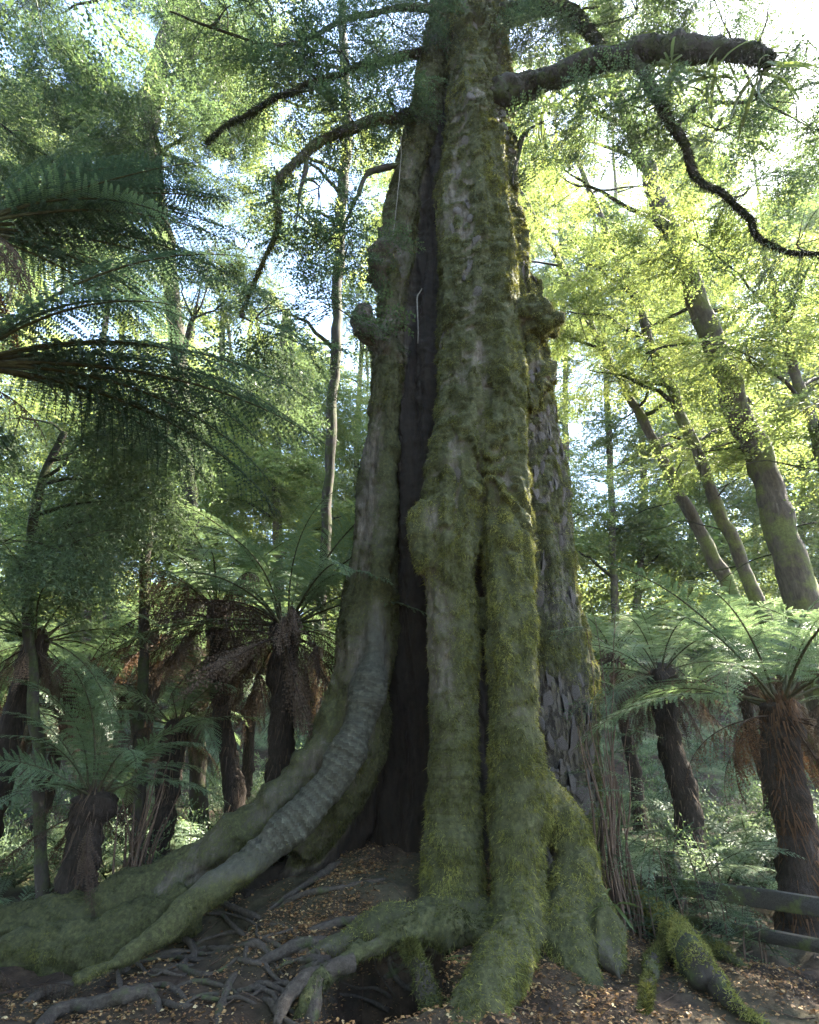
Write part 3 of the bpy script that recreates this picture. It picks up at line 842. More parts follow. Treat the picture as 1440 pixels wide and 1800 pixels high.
def scatter_group(kind):
    if kind in GN: return GN[kind]
    ng = bpy.data.node_groups.new('scatter_' + kind, 'GeometryNodeTree')
    ng.interface.new_socket('Geometry', in_out='INPUT', socket_type='NodeSocketGeometry')
    ng.interface.new_socket('Geometry', in_out='OUTPUT', socket_type='NodeSocketGeometry')
    N, L = ng.nodes, ng.links
    gi, go = N.new('NodeGroupInput'), N.new('NodeGroupOutput')
    gt = N.new('GeometryNodeGeometryToInstance')
    for o in SPR[kind]:
        oi = N.new('GeometryNodeObjectInfo'); oi.inputs['Object'].default_value = o; oi.inputs['As Instance'].default_value = False
        L.new(oi.outputs['Geometry'], gt.inputs[0])
    ip = N.new('GeometryNodeInstanceOnPoints')
    ip.inputs['Pick Instance'].default_value = True
    def na(n, t):
        a = N.new('GeometryNodeInputNamedAttribute'); a.data_type = t; a.inputs['Name'].default_value = n
        return a.outputs['Attribute']
    L.new(gi.outputs[0], ip.inputs['Points'])
    L.new(gt.outputs[0], ip.inputs['Instance'])
    L.new(na('pick', 'INT'), ip.inputs['Instance Index'])
    L.new(na('rot', 'FLOAT_VECTOR'), ip.inputs['Rotation'])
    L.new(na('scl', 'FLOAT'), ip.inputs['Scale'])
    L.new(ip.outputs[0], go.inputs[0])
    GN[kind] = ng
    return ng


NINST = [0]


def scatter(name, kind, P, rot, scl, parent):
    P = np.asarray(P, dtype=np.float32); n = len(P)
    NINST[0] += n
    me = bpy.data.meshes.new(name)
    me.vertices.add(n); me.vertices.foreach_set('co', P.ravel())
    a = me.attributes.new('rot', 'FLOAT_VECTOR', 'POINT'); a.data.foreach_set('vector', np.asarray(rot, dtype=np.float32).ravel())
    a = me.attributes.new('scl', 'FLOAT', 'POINT'); a.data.foreach_set('value', np.asarray(scl, dtype=np.float32))
    a = me.attributes.new('pick', 'INT', 'POINT'); a.data.foreach_set('value', rng.integers(0, len(SPR[kind]), n).astype(np.int32))
    o = obj(name, me, parent)
    md = o.modifiers.new('leaves', 'NODES'); md.node_group = scatter_group(kind)
    return tag(o, kind='stuff')


def clump_points(c, rad, n, flat=0.6, scale=(0.8, 1.3), droop=(0.0, 0.6), layers=True):
    """sprays filling an uneven, layered clump that points outward"""
    c = np.array(c)
    u = rng.normal(size=(n, 3)); u /= np.linalg.norm(u, axis=1)[:, None]
    r = rad * rng.random(n) ** 0.45
    r = r * (0.75 + 0.45 * vnoise(u * 1.6 + c))
    P = u * r[:, None] * np.array([1, 1, flat])
    if layers:                                   # foliage in tiers
        h = rad * 0.30
        P[:, 2] = np.round(P[:, 2] / h) * h + rng.normal(size=n) * h * 0.16 - 0.12 * np.linalg.norm(P[:, :2], axis=1)
    az = np.arctan2(P[:, 1], P[:, 0]) + rng.normal(size=n) * 0.7
    rot = np.stack([rng.normal(size=n) * 0.3, rng.uniform(*droop, n), az], 1)
    return P + c, rot, rng.uniform(*scale, n)


def limb_to(base, c, r0, r1, sag=0.15, n=10, wob=0.12):
    base, c = np.array(base), np.array(c)
    d = c - base
    m1 = base + d * 0.35 + np.array([0, 0, 1]) * sag * np.linalg.norm(d) * 0.5
    m2 = base + d * 0.7 + np.array([0, 0, 1]) * sag * np.linalg.norm(d) * 0.45
    return tube([base, m1, m2, c], [r0, r0 * 0.75, r0 * 0.45, r1], sides=6, n=n, wobble=wob, rough=0.15)


def make_tree(name, label, path, clumps, kind, bark='bark', wc=False, group=None, cat='tree', flat=0.6, scale=(0.8, 1.3), bare=0, extra_twigs=4, droop=(0.0, 0.6), parent=None):
    """path: (px, py, Y, r px) from low to high; clumps: (px, py, Y, radius m, sprays)"""
    P0 = [Vector((x, y, d)) if wc else px(x, y, d) for x, y, d, r in path]
    foot = P0[0].copy()
    dn = P0[0] - P0[1]
    if dn.z < -0.1 and not wc:
        foot = foot + dn * ((foot.z - gz1(foot.x, foot.y)) / -dn.z)
    foot.z = gz1(foot.x, foot.y) - 0.05
    R = [r if wc else prad(y, d, r) for x, y, d, r in path]
    P = [tuple(p) for p in P0]
    if foot.z < P0[0].z - 0.2:
        P = [tuple(foot)] + P; R = [R[0] * 1.15] + R
    root = thing(name, foot, label, cat, group)
    b = MB(); Vt, Ft = tube(P, R, sides=14, n=len(P) * 14, rough=0.16, rfreq=2.6, wobble=0.06); b.add(Vt, Ft)
    obj('trunk', b.mesh('trunk', [M[bark]]), root)
    ax = catmull(np.column_stack([np.array(P), np.array(R)]), 60)
    pts, rots, scl = [], [], []
    for (x, y, d, rad, n) in clumps:
        c = np.array((x, y, d)) if wc else np.array(px(x, y, d))
        hd = np.linalg.norm(ax[:, :2] - c[:2], axis=1)
        zt = c[2] - 0.35 * hd
        cand = np.abs(ax[:, 2] - zt) + 0.2 * hd
        k = int(np.argmin(cand))
        q = ax[k]
        bl = MB(); Vl, Fl = limb_to(q[:3], c, min(q[3] * 0.5, 0.035 + 0.014 * np.linalg.norm(c - q[:3])), 0.012); bl.add(Vl, Fl)
        for e in range(extra_twigs):
            u = rng.normal(size=3); u[2] *= 0.3; u /= np.linalg.norm(u)
            s0 = c - (c - q[:3]) * rng.uniform(0.0, 0.5) + np.array([0, 0, 0.1])
            Vl, Fl = tube([s0, s0 + u * rad * 0.5 + np.array([0, 0, 0.05]), s0 + u * rad * 0.95 - np.array([0, 0, 0.08])], [0.014, 0.009, 0.003], sides=4, n=7, wobble=0.06, cap=False)
            bl.add(Vl, Fl)
        obj('branch', bl.mesh('branch', [M['dark_bark']]), root)
        p_, r_, s_ = clump_points(c, rad, n, flat, scale, droop)
        pts.append(p_); rots.append(r_); scl.append(s_)
    for e in range(bare):                        # thin leafless twigs on the lower trunk
        k = rng.integers(4, 50)
        q = ax[k]; a = rng.uniform(0, 2 * PI); ln = rng.uniform(0.5, 2.4)
        u = np.array([math.cos(a), math.sin(a), rng.uniform(-0.1, 0.5)])
        bl = MB(); Vl, Fl = tube([q[:3], q[:3] + u * ln * 0.5, q[:3] + u * ln + np.array([0, 0, -0.2 * ln])], [0.018, 0.012, 0.004], sides=5, n=9, wobble=0.12, cap=False)
        bl.add(Vl, Fl)
        obj('twig', bl.mesh('twig', [M['dark_bark']]), root)
    if pts:
        scatter('crown', kind, np.concatenate(pts), np.concatenate(rots), np.concatenate(scl), root)
    return root, ax


# ------------------------------------------------------------------ fern fronds
def frond_mesh(name, a0, a1, mat, seed, width=0.21, n=31, hang=0.25, dead=False, spacing=0.0098, bare_base=0.16, ragged=0.0):
    """unit long bipinnate frond: grows along +X, rachis angle from a0 to a1 (degrees)"""
    r = np.random.default_rng(seed)
    K = 40
    s = np.linspace(0, 1, K)
    ang = np.radians(a0 + (a1 - a0) * s ** 1.25)
    st = 1.0 / (K - 1)
    X = np.concatenate([[0], np.cumsum(np.cos(ang[:-1]) * st)]); Zc = np.concatenate([[0], np.cumsum(np.sin(ang[:-1]) * st)])
    Yc = 0.035 * np.sin(s * 2.2 + r.uniform(0, 6)) * s
    Rp = np.stack([X, Yc, Zc], 1)
    b = MB()
    Vt, Ft = tube(Rp[::3], np.interp(s[::3], [0, 0.2, 1], [0.0085, 0.006, 0.0012]), sides=5, n=22, cap=False)
    b.add(Vt, Ft, -0.6)
    nst = len(b.F[0])
    for i in range(n):
        f = (i + 0.5) / n
        sp = bare_base + (1 - bare_base) * f ** 0.97
        prof = (1 - f) ** 0.75 * min(1.0, 0.35 + f / 0.28)
        for sg in (1, -1):
            if r.random() < ragged: continue
            pl = width * prof * r.uniform(0.9, 1.08)
            if pl < 0.012: continue
            p0 = np.array([np.interp(sp, s, Rp[:, c]) for c in range(3)])
            a = np.interp(sp, s, ang)
            T = np.array([math.cos(a), 0, math.sin(a)]); Nf = np.array([-math.sin(a), 0, math.cos(a)])
            phi = math.radians(18 + 30 * f + r.normal() * 5)
            lift = r.normal() * 0.08 + 0.12
            d = np.array([0, sg, 0]) * math.cos(phi) + T * math.sin(phi) + Nf * lift
            if dead:
                d = np.array([0, sg * 0.55, 0]) + T * 0.3 + np.array([0, 0, -0.9]) + r.normal(size=3) * 0.25
            d /= np.linalg.norm(d)
            m = max(3, int(pl / spacing))
            t = (np.arange(m) + 0.6) / m
            Pp = p0 + d * (pl * t)[:, None] + np.array([0, 0, -1]) * (hang * pl * t ** 2)[:, None]
            dd = np.gradient(Pp, axis=0) if m > 1 else np.array([d]); dd /= np.linalg.norm(dd, axis=1)[:, None]
            Sv = np.cross(Nf, dd); Sv /= np.linalg.norm(Sv, axis=1)[:, None] + 1e-9
            if dead:
                q = np.minimum(0.026, 0.2 * pl) * (1 - 0.5 * t)
            else:
                q = np.minimum(0.0165, 0.22 * pl) * (1.0 - 0.7 * t ** 1.6)
            for s2 in (1, -1):
                D = Sv * s2 * 0.9 + dd * 0.45
                if dead: D = D + r.normal(size=(m, 3)) * 0.6 + np.array([0, 0, -0.5])
                D = D + np.array([0, 0, -0.15]) + r.normal(size=(m, 3)) * 0.07
                D /= np.linalg.norm(D, axis=1)[:, None]
                Nq = np.tile(Nf, (m, 1)) + r.normal(size=(m, 3)) * 0.2
                Vq, Fq = leaf_quads(Pp, D, Nq, q, np.full(m, spacing * (0.75 if dead else 0.8)))
                b.add(Vq, Fq, np.repeat(np.full(m, r.uniform(0.2, 0.8)) + r.normal(size=m) * 0.1, 4))
            # midrib
            w_ = Sv * 0.0012
            Vr_ = np.concatenate([Pp - w_, Pp + w_]); j = np.arange(m - 1)
            b.add(np.vstack([Vr_]), np.stack([j, j + 1, m + j + 1, m + j], 1), -0.3)
    me = b.mesh(name, [mat, M['stipe'] if not dead else M['fern_dead']], False)
    mi = np.zeros(len(me.polygons), dtype=np.int32); mi[:nst] = 1
    me.polygons.foreach_set('material_index', mi)
    return me


FR = {
    'up': [frond_mesh('frond', 72, -5, M['fern'], 1), frond_mesh('frond', 66, -20, M['fern'], 2)],
    'arch': [frond_mesh('frond', 48, -42, M['fern'], 3), frond_mesh('frond', 40, -50, M['fern'], 4), frond_mesh('frond', 52, -30, M['fern'], 5)],
    'flat': [frond_mesh('frond', 22, -38, M['fern'], 6), frond_mesh('frond', 12, -45, M['fern'], 7)],
    'dark': [frond_mesh('frond', 24, -40, M['fern_shaded'], 31, hang=0.7), frond_mesh('frond', 14, -48, M['fern_shaded'], 32, hang=0.9, ragged=0.05), frond_mesh('frond', 30, -30, M['fern_shaded'], 33, hang=0.6, ragged=0.1)],
    'low': [frond_mesh('frond', -5, -60, M['fern'], 8, hang=0.5)],
    'p_arch': [frond_mesh('frond', 55, -40, M['fern_pale'], 13, n=28, width=0.2), frond_mesh('frond', 42, -48, M['fern_pale'], 14, n=28, width=0.2)],
    'p_flat': [frond_mesh('frond', 25, -40, M['fern_pale'], 16, n=28, width=0.2), frond_mesh('frond', 35, -30, M['fern_pale'], 17, n=28, width=0.2)],
    'dead': [frond_mesh('dead_frond', -15, -88, M['fern_dead'], 21, dead=True, hang=0.8, spacing=0.014, ragged=0.08), frond_mesh('dead_frond', 10, -92, M['fern_dead'], 22, dead=True, hang=0.8, spacing=0.014, ragged=0.12),
             frond_mesh('dead_frond', -40, -86, M['fern_dead'], 23, dead=True, hang=0.8, spacing=0.014, ragged=0.12)],
    'dead_out': [frond_mesh('dead_frond', 25, -35, M['fern_dead'], 24, dead=True, hang=0.9, spacing=0.013, ragged=0.1)],
    'rust': [frond_mesh('dead_frond', -10, -86, M['rust'], 25, dead=True, hang=0.8, spacing=0.014, ragged=0.08)],
}


def put_frond(root, kind, az, length, tilt=0.0, roll=0.0, off=(0, 0, 0), name='frond'):
    o = bpy.data.objects.new(name, random.choice(FR[kind]))
    C.objects.link(o)
    o.parent = root
    Mx = Matrix.Rotation(az, 4, 'Z') @ Matrix.Rotation(-tilt, 4, 'Y') @ Matrix.Rotation(roll, 4, 'X') @ Matrix.Diagonal((length, length, length, 1))
    o.matrix_local = Matrix.Translation(Vector(off)) @ Mx
    return o


def fern_trunk_parts(root, P, R, fib=500, head_tuft=True, rust=False):
    """fibrous trunk (points relative to root) with hanging fibres and stubs of old stalks"""
    b = MB(); Vt, Ft = tube(P, R, sides=16, n=len(P) * 14, rough=0.28, rfreq=6, wobble=0.03); b.add(Vt, Ft)
    o = obj('trunk', b.mesh('trunk', [M['fibre']]), root, loc=(0, 0, 0))
    ax = catmull(np.column_stack([np.array(P), np.array(R)]), 50)
    k = rng.integers(3, 50, fib); q = ax[k]
    th = rng.uniform(0, 2 * PI, fib)
    out = np.stack([np.cos(th), np.sin(th), np.zeros(fib)], 1)
    base = q[:, :3] + out * (q[:, 3] * 0.95)[:, None]
    up = rng.random(fib) < 0.35
    d = out * rng.uniform(0.2, 0.7, fib)[:, None] + np.where(up, 1.0, -1.0)[:, None] * np.array([0, 0, 1.0]) + rng.normal(size=(fib, 3)) * 0.15
    d /= np.linalg.norm(d, axis=1)[:, None]
    ln = np.where(up, rng.uniform(0.05, 0.14, fib), rng.uniform(0.08, 0.35, fib))
    sd = np.cross(d, out); sd /= np.linalg.norm(sd, axis=1)[:, None] + 1e-9
    w_ = rng.uniform(0.004, 0.012, fib)[:, None]
    Vf = np.stack([base - sd * w_, base + sd * w_, base + d * ln[:, None]], 1).reshape(-1, 3)
    tag(obj('fibre', mesh_np('fibre', Vf, np.arange(fib * 3).reshape(-1, 3), [M['rust'] if rust else M['fern_dead']], False, {'tint': ('POINT', np.repeat(rng.random(fib), 3))}), o, loc=(0, 0, 0)), kind='stuff')


def tree_fern(label, head, foot_xy=None, rad=0.16, n=(4, 8, 6, 2), length=2.2, dead=6, dead_len=1.3, group=None, pale=False, az0=None, seed=0, rust=False, fib=600, name='tree_fern'):
    """head: crown position; trunk runs down to the ground"""
    random.seed(1000 + seed)
    h = Vector(head)
    fx, fy = (h.x, h.y) if foot_xy is None else foot_xy
    base = Vector((fx, fy, gz1(fx, fy) - 0.05))
    root = thing(name, base, label, 'tree fern', group)
    r = h - base
    P = [(0, 0, 0), tuple(r * 0.3 + Vector((0.04, 0, 0))), tuple(r * 0.7 + Vector((-0.03, 0.02, 0))), tuple(r), tuple(r + Vector((0, 0, 0.12)))]
    fern_trunk_parts(root, P, [rad * 1.35, rad * 1.0, rad * 0.95, rad * 1.1, rad * 0.4], fib=fib, rust=rust)
    off = tuple(r)
    kinds = (['up', 'arch', 'flat', 'low'] if not pale else ['up', 'p_arch', 'p_flat', 'low'])
    a = random.uniform(0, 6)
    for kd, cnt in zip(kinds, n):
        for i in range(cnt):
            az = a + 2 * PI * i / max(cnt, 1) + random.gauss(0, 0.25)
            put_frond(root, kd, az, length * random.uniform(0.82, 1.12), random.gauss(0, 0.10), random.gauss(0, 0.2), (off[0] + 0.08 * math.cos(az), off[1] + 0.08 * math.sin(az), off[2] + random.uniform(-0.03, 0.08)))
        a += 1.1
    dead = int(dead * 1.7)
    for i in range(dead):
        az = 2 * PI * i / max(dead, 1) + random.gauss(0, 0.4)
        put_frond(root, 'rust' if rust and random.random() < 0.6 else 'dead', az, dead_len * random.uniform(0.7, 1.2), random.gauss(0, 0.15), random.gauss(0, 0.4), (off[0] + rad * 0.8 * math.cos(az), off[1] + rad * 0.8 * math.sin(az), off[2] - random.uniform(0.02, 0.2)), 'dead_frond')
    return root, off


def ground_fern(label, x, y, n=9, length=0.9, group=None, pale=True, seed=0, dead=0, lift=0.03):
    random.seed(3000 + seed)
    root = thing('ground_fern', (x, y, gz1(x, y) + lift), label, 'fern', group)
    a = random.uniform(0, 6)
    for i in range(n):
        az = a + 2 * PI * i / n + random.gauss(0, 0.25)
        kd = random.choice(['p_arch', 'p_flat'] if pale else ['arch', 'flat'])
        put_frond(root, kd, az, length * random.uniform(0.7, 1.15), random.gauss(0, 0.12), random.gauss(0, 0.25))
    for i in range(dead):
        put_frond(root, 'dead_out', random.uniform(0, 6.28), length * random.uniform(0.7, 1), random.gauss(-0.2, 0.1), random.gauss(0, 0.3), name='dead_frond')
    return root


# ------------------------------------------------------------------ limbs and crown of the giant tree
LIMBS = [
    ([(850, 190, 7.0, 52), (905, 160, 6.8, 36), (960, 140, 6.6, 28), (1040, 112, 6.3, 29), (1120, 92, 6.0, 31), (1210, 84, 5.7, 29), (1300, 92, 5.45, 24), (1350, 102, 5.3, 18), (1362, 105, 5.28, 10)], True),
    ([(860, 30, 6.9, 26), (960, 10, 6.6, 20), (1010, 30, 6.5, 18), (1035, 55, 6.4, 14), (1060, 85, 6.3, 9)], True),
    ([(1110, 95, 6.0, 16), (1150, 165, 6.1, 16), (1185, 230, 6.3, 15), (1225, 300, 6.5, 11), (1275, 350, 6.6, 9), (1318, 385, 6.7, 9), (1328, 415, 6.75, 8), (1380, 438, 6.9, 6), (1450, 445, 7.0, 5)], True),
    ([(1185, 230, 6.3, 9), (1230, 180, 6.4, 6), (1290, 180, 6.5, 5), (1330, 170, 6.6, 3)], False),
    ([(755, 200, 7.2, 22), (690, 210, 7.0, 16), (610, 226, 6.7, 14), (555, 252, 6.5, 13), (515, 290, 6.4, 11), (487, 325, 6.3, 9), (490, 375, 6.3, 7), (483, 420, 6.3, 5), (455, 490, 6.35, 5), (428, 552, 6.4, 4)], True),
    ([(540, 265, 6.5, 9), (532, 310, 6.5, 7), (525, 360, 6.55, 4), (518, 410, 6.6, 2)], False),
    ([(770, 90, 7.1, 16), (700, 100, 6.9, 11), (600, 128, 6.6, 8), (520, 155, 6.4, 8), (450, 190, 6.2, 7), (400, 220, 6.1, 6), (365, 248, 6.0, 3)], True),
    ([(740, 280, 7.3, 10), (660, 300, 7.1, 8), (625, 350, 7.0, 6), (600, 400, 6.95, 4), (565, 430, 6.9, 2)], False),
    ([(790, 20, 7.0, 14), (700, 15, 6.6, 9), (600, 40, 6.3, 7), (500, 80, 6.0, 5), (400, 60, 5.8, 4), (300, 20, 5.6, 3)], False),
    ([(910, 260, 7.2, 8), (925, 240, 7.1, 6), (905, 290, 7.0, 5), (900, 320, 7.0, 3)], False),
]
limb_axes = []
for li, (pts, mossy) in enumerate(LIMBS):
    pts = [(a_, b_, c_, d_ * (0.56 if li == 2 else 0.7 if li < 3 else 0.62)) for a_, b_, c_, d_ in pts]
    Vl, Fl = ptube(pts, sides=14 if mossy else 8, n=len(pts) * 12, rough=0.25, rfreq=5, wobble=0.05)
    b = MB(); b.add(Vl, Fl)
    br = obj('branch', b.mesh('branch', [M['dark_bark']]), giant)
    limb_axes.append(np.array([tuple(px(x, y, d)) for x, y, d, r in pts]))
    if mossy:                                    # shaggy moss hanging from the limb
        nm = 7000
        q = Fl[rng.integers(0, len(Fl), nm)]
        wgt = rng.dirichlet((1, 1, 1), nm)
        Pp = (Vl[q] * wgt[:, :, None]).sum(1)
        dv = np.array([0, 0, -1.0]) + rng.normal(size=(nm, 3)) * 0.5; dv /= np.linalg.norm(dv, axis=1)[:, None]
        ln = rng.gamma(2.5, 0.03, nm)[:, None]
        sd = np.cross(dv, rng.normal(size=(nm, 3))); sd /= np.linalg.norm(sd, axis=1)[:, None]
        Vv = np.stack([Pp - sd * 0.008, Pp + sd * 0.008, Pp + dv * ln], 1).reshape(-1, 3)
        tag(obj('moss', mesh_np('moss', Vv, np.arange(nm * 3).reshape(-1, 3), [M['moss']], True, {'tint': ('POINT', np.repeat(rng.uniform(-0.8, 0.2, nm), 3))}), br, loc=(0, 0, 0)), kind='stuff')

GC = [  # foliage of the giant: (px, py, Y, radius, sprays)
    (690, 40, 6.6, 1.3, 130), (600, 90, 6.5, 1.3, 110), (680, 160, 6.7, 0.9, 80), (620, 210, 6.6, 0.7, 45), (480, 60, 6.1, 1.2, 110), (520, 160, 6.2, 0.9, 60), (720, -60, 6.4, 1.6, 120),
    (400, 20, 5.8, 1.2, 110), (560, 330, 6.8, 0.8, 40), (600, 430, 6.9, 0.8, 50), (540, 420, 6.6, 0.6, 30), (450, 560, 6.4, 0.8, 40), (580, 540, 7.0, 0.7, 40),
    (1000, -20, 6.4, 1.3, 130), (960, 60, 6.8, 0.8, 70), (1120, 20, 6.2, 1.1, 100), (1250, -10, 5.9, 1.1, 60), (1130, 190, 6.2, 0.6, 40), (1050, 200, 6.6, 0.8, 55),
    (1320, 330, 6.9, 0.9, 45), (1400, 180, 6.8, 1.0, 50), (1260, 230, 6.6, 0.8, 45), (1400, 430, 7.1, 0.9, 40), (960, 220, 7.0, 0.5, 25), (900, -80, 6.6, 1.2, 80), (1420, 70, 6.3, 0.8, 50), (1360, -30, 6.2, 0.9, 40), (1440, 230, 6.9, 0.9, 45), (1190, -40, 6.3, 0.9, 50), (1340, 160, 6.8, 0.7, 30), (1200, 150, 6.9, 0.7, 35),
]
pp, rr, ss = [], [], []
allax = np.concatenate([catmull(a, 60) for a in limb_axes] + [axes['right'][:, :3], axes['left'][:, :3]])
for (x, y, d, rad, n) in GC:
    c = np.array(px(x, y, d))
    dd = np.linalg.norm(allax - c, axis=1) + 0.5 * np.maximum(0, allax[:, 2] - c[2] + 0.3)
    q = allax[int(np.argmin(dd))]
    bl = MB(); Vl, Fl = limb_to(q, c, 0.03, 0.01, sag=0.1); bl.add(Vl, Fl)
    for e in range(4):
        u = rng.normal(size=3); u[2] *= 0.3; u /= np.linalg.norm(u)
        Vl, Fl = tube([c, c + u * rad * 0.5, c + u * rad * 0.95 - np.array([0, 0, 0.1])], [0.012, 0.008, 0.003], sides=4, n=7, wobble=0.06, cap=False); bl.add(Vl, Fl)
    obj('branchlet', bl.mesh('branchlet', [M['dark_bark']]), giant)
    p_, r_, s_ = clump_points(c, rad, int(n * (0.55 if x < 700 else 0.8)), 0.55, (0.8, 1.3), (0.1, 0.9))
    pp.append(p_); rr.append(r_); ss.append(s_)
scatter('crown', 'beech', np.concatenate(pp), np.concatenate(rr), np.concatenate(ss), giant)

# ------------------------------------------------------------------ slim trees behind, on the sunny side
def crown_ring(path, y0, y1, n, spread, rad, sprays, dY=1.5):
    """clumps around the upper part of a trunk given in pixels"""
    out = []
    ys = np.array([p[1] for p in path]); xs = np.array([p[0] for p in path]); Ys = np.array([p[2] for p in path])
    o = np.argsort(ys)
    for i in range(n):
        y = y0 + (y1 - y0) * (i + random.random()) / n
        x = np.interp(y, ys[o], xs[o]); d = np.interp(y, ys[o], Ys[o])
        out.append((x + random.uniform(-spread, spread), y + random.uniform(-20, 20), d + random.uniform(-dY, dY), rad * random.uniform(0.75, 1.3), int(sprays * random.uniform(0.7, 1.3))))
    return out


random.seed(21)
SLIM = [
    ('tall slim tree with ringed mossy bark and the thickest trunk behind the giant', [(1402, 1030, 10, 38), (1362, 880, 10, 33), (1292, 700, 10, 28), (1223, 520, 10, 24), (1150, 330, 10, 18), (1092, 180, 10, 13), (1038, 40, 10, 9)], 11, 7),
    ('slim dark tree standing between two leaning trees behind tree fern', [(1324, 1040, 12, 20), (1267, 900, 12, 18), (1202, 740, 12, 15.5), (1133, 570, 12, 13), (1064, 400, 12, 9), (1003, 250, 12, 6)], 8, 5),
    ('thin strongly leaning tree with a pale upper stem', [(1275, 1020, 13, 20), (1212, 900, 13, 17), (1144, 770, 13, 14), (1065, 620, 13, 11), (992, 480, 13, 8), (913, 330, 13, 4)], 7, 4),
    ('dark slender tree with forking side branches at the clearing edge', [(1465, 900, 9, 18), (1430, 760, 9, 15), (1400, 640, 9, 13), (1375, 560, 9, 10), (1350, 480, 9, 6), (1330, 400, 9, 4)], 7, 3),
]
for lab, path, ncl, bare in SLIM:
    cl = crown_ring(path, path[-1][1] - 40, 820, int(ncl * 1.6), 170, 1.15, 33)
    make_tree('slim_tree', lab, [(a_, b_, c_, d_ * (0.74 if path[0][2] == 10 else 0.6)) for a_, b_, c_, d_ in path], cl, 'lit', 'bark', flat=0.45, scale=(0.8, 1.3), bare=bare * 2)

# two trees on the shady side
random.seed(22)
make_tree('shade_tree', 'leaning grey tree with a dense dark crown above the tree ferns', [(345, 1250, 13, 14), (335, 900, 13, 13), (300, 500, 12, 14), (262, 250, 11, 17), (280, 120, 10.5, 17), (305, 30, 10, 16), (330, -80, 10, 12)],
          [(random.uniform(-60, 420), random.uniform(-60, 420), random.uniform(8.5, 12.5), random.uniform(1.0, 1.7), 74) for i in range(24)], 'beech', 'dark_bark', scale=(0.9, 1.5))
make_tree('shade_tree', 'slim straight tree rising close behind the giant trunk', [(560, 1150, 13, 9), (585, 700, 13, 9), (598, 400, 13, 9), (610, 220, 13, 9), (606, 120, 13, 8), (600, 0, 13, 6)],
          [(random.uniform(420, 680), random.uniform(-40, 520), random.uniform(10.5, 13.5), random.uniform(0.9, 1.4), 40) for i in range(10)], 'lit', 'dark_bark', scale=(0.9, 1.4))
make_tree('willow_leaved_tree', 'small tree with long narrow leaves hanging behind the tree ferns', [(250, 1200, 9, 9), (255, 1000, 9, 8), (270, 850, 9, 7), (300, 700, 9, 6), (340, 560, 9, 4)],
          [(random.uniform(180, 520), random.uniform(420, 820), random.uniform(8.2, 11), random.uniform(0.7, 1.1), 38) for i in range(9)], 'willow', 'dark_bark', scale=(0.8, 1.2), droop=(0.3, 1.1))
make_tree('willow_leaved_tree', 'broad leafy bush with narrow glossy leaves at the shady edge', [(60, 1200, 7.5, 9), (50, 1000, 7.5, 8), (70, 850, 7.4, 7), (110, 760, 7.3, 5)],
          [(random.uniform(-60, 300), random.uniform(720, 980), random.uniform(6.6, 9), random.uniform(0.6, 1.0), 55) for i in range(10)], 'willow', 'dark_bark', scale=(0.7, 1.1), droop=(0.3, 1.1), cat='bush')

# far trees on the slope, sunlit
random.seed(23)
for i in range(26):
    x = -300 + (2050) * (i + random.random()) / 26
    d = random.uniform(29, 46) if 900 < x < 1700 else random.uniform(23, 46)
    top = random.uniform(120, 420)
    if 180 < x < 660: top = random.uniform(560, 720)
    path = [(x, 1050, d, 11 * 20 / d), (x + random.uniform(-15, 15), 800, d, 9 * 20 / d), (x + (720 - x) * 0.06, 550, d, 7 * 20 / d), (x + (720 - x) * 0.12, top, d, 3 * 20 / d)]
    k = d / 20
    random.seed(2300 + i)
    cl = crown_ring(path, top - 20, 980, 13, 130, 1.9 * k, 60, dY=2.5)
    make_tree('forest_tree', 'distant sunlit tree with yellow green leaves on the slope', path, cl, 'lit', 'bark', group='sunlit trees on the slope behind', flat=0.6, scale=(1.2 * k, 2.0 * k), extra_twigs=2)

# trees added left of and behind the viewpoint to block sky light
random.seed(24)
for i, (x, y, h_) in enumerate([(-8, -0.5, 17), (-5.5, -5, 18), (-11, 4, 18), (-1.5, -9, 20), (-10, -7, 20), (-13, 9, 19)]):
    path = [(x, y, gz1(x, y), 0.3), (x + 0.2, y, h_ * 0.4, 0.24), (x, y + 0.2, h_ * 0.75, 0.16), (x + 0.2, y, h_, 0.06)]
    cl = [(x + random.gauss(0, 2.0), y + random.gauss(0, 2.0), h_ * random.uniform(0.3, 1.05), random.uniform(1.8, 2.6), 40) for k in range(12)]
    make_tree('forest_tree', 'leafy tree added beside the clearing to block sky light', path, cl, 'beech', 'bark', wc=True, group='trees added for shade', scale=(1.6, 2.6), extra_twigs=2)
# the wood on the far slope reads as one mass
n = 8000
y = rng.uniform(30, 95, n); x = rng.uniform(-1, 1, n) * (20 + y * 1.1)
hgt = np.where(x < 2, 9, 15) * (0.6 + 0.5 * vnoise(np.stack([x * 0.12, y * 0.12, 0 * x], 1)))
P = np.stack([x, y, gz(x, y) + hgt * rng.random(n) ** 0.7], 1)
wood = scatter('forest', 'lit', P, np.stack([rng.normal(size=n) * 0.4, rng.uniform(0, 0.8, n), rng.uniform(0, 6.28, n)], 1), rng.uniform(3.5, 6.0, n), None)
wood['label'] = 'far wooded hillside closing the view behind the trees'; wood['category'] = 'forest'

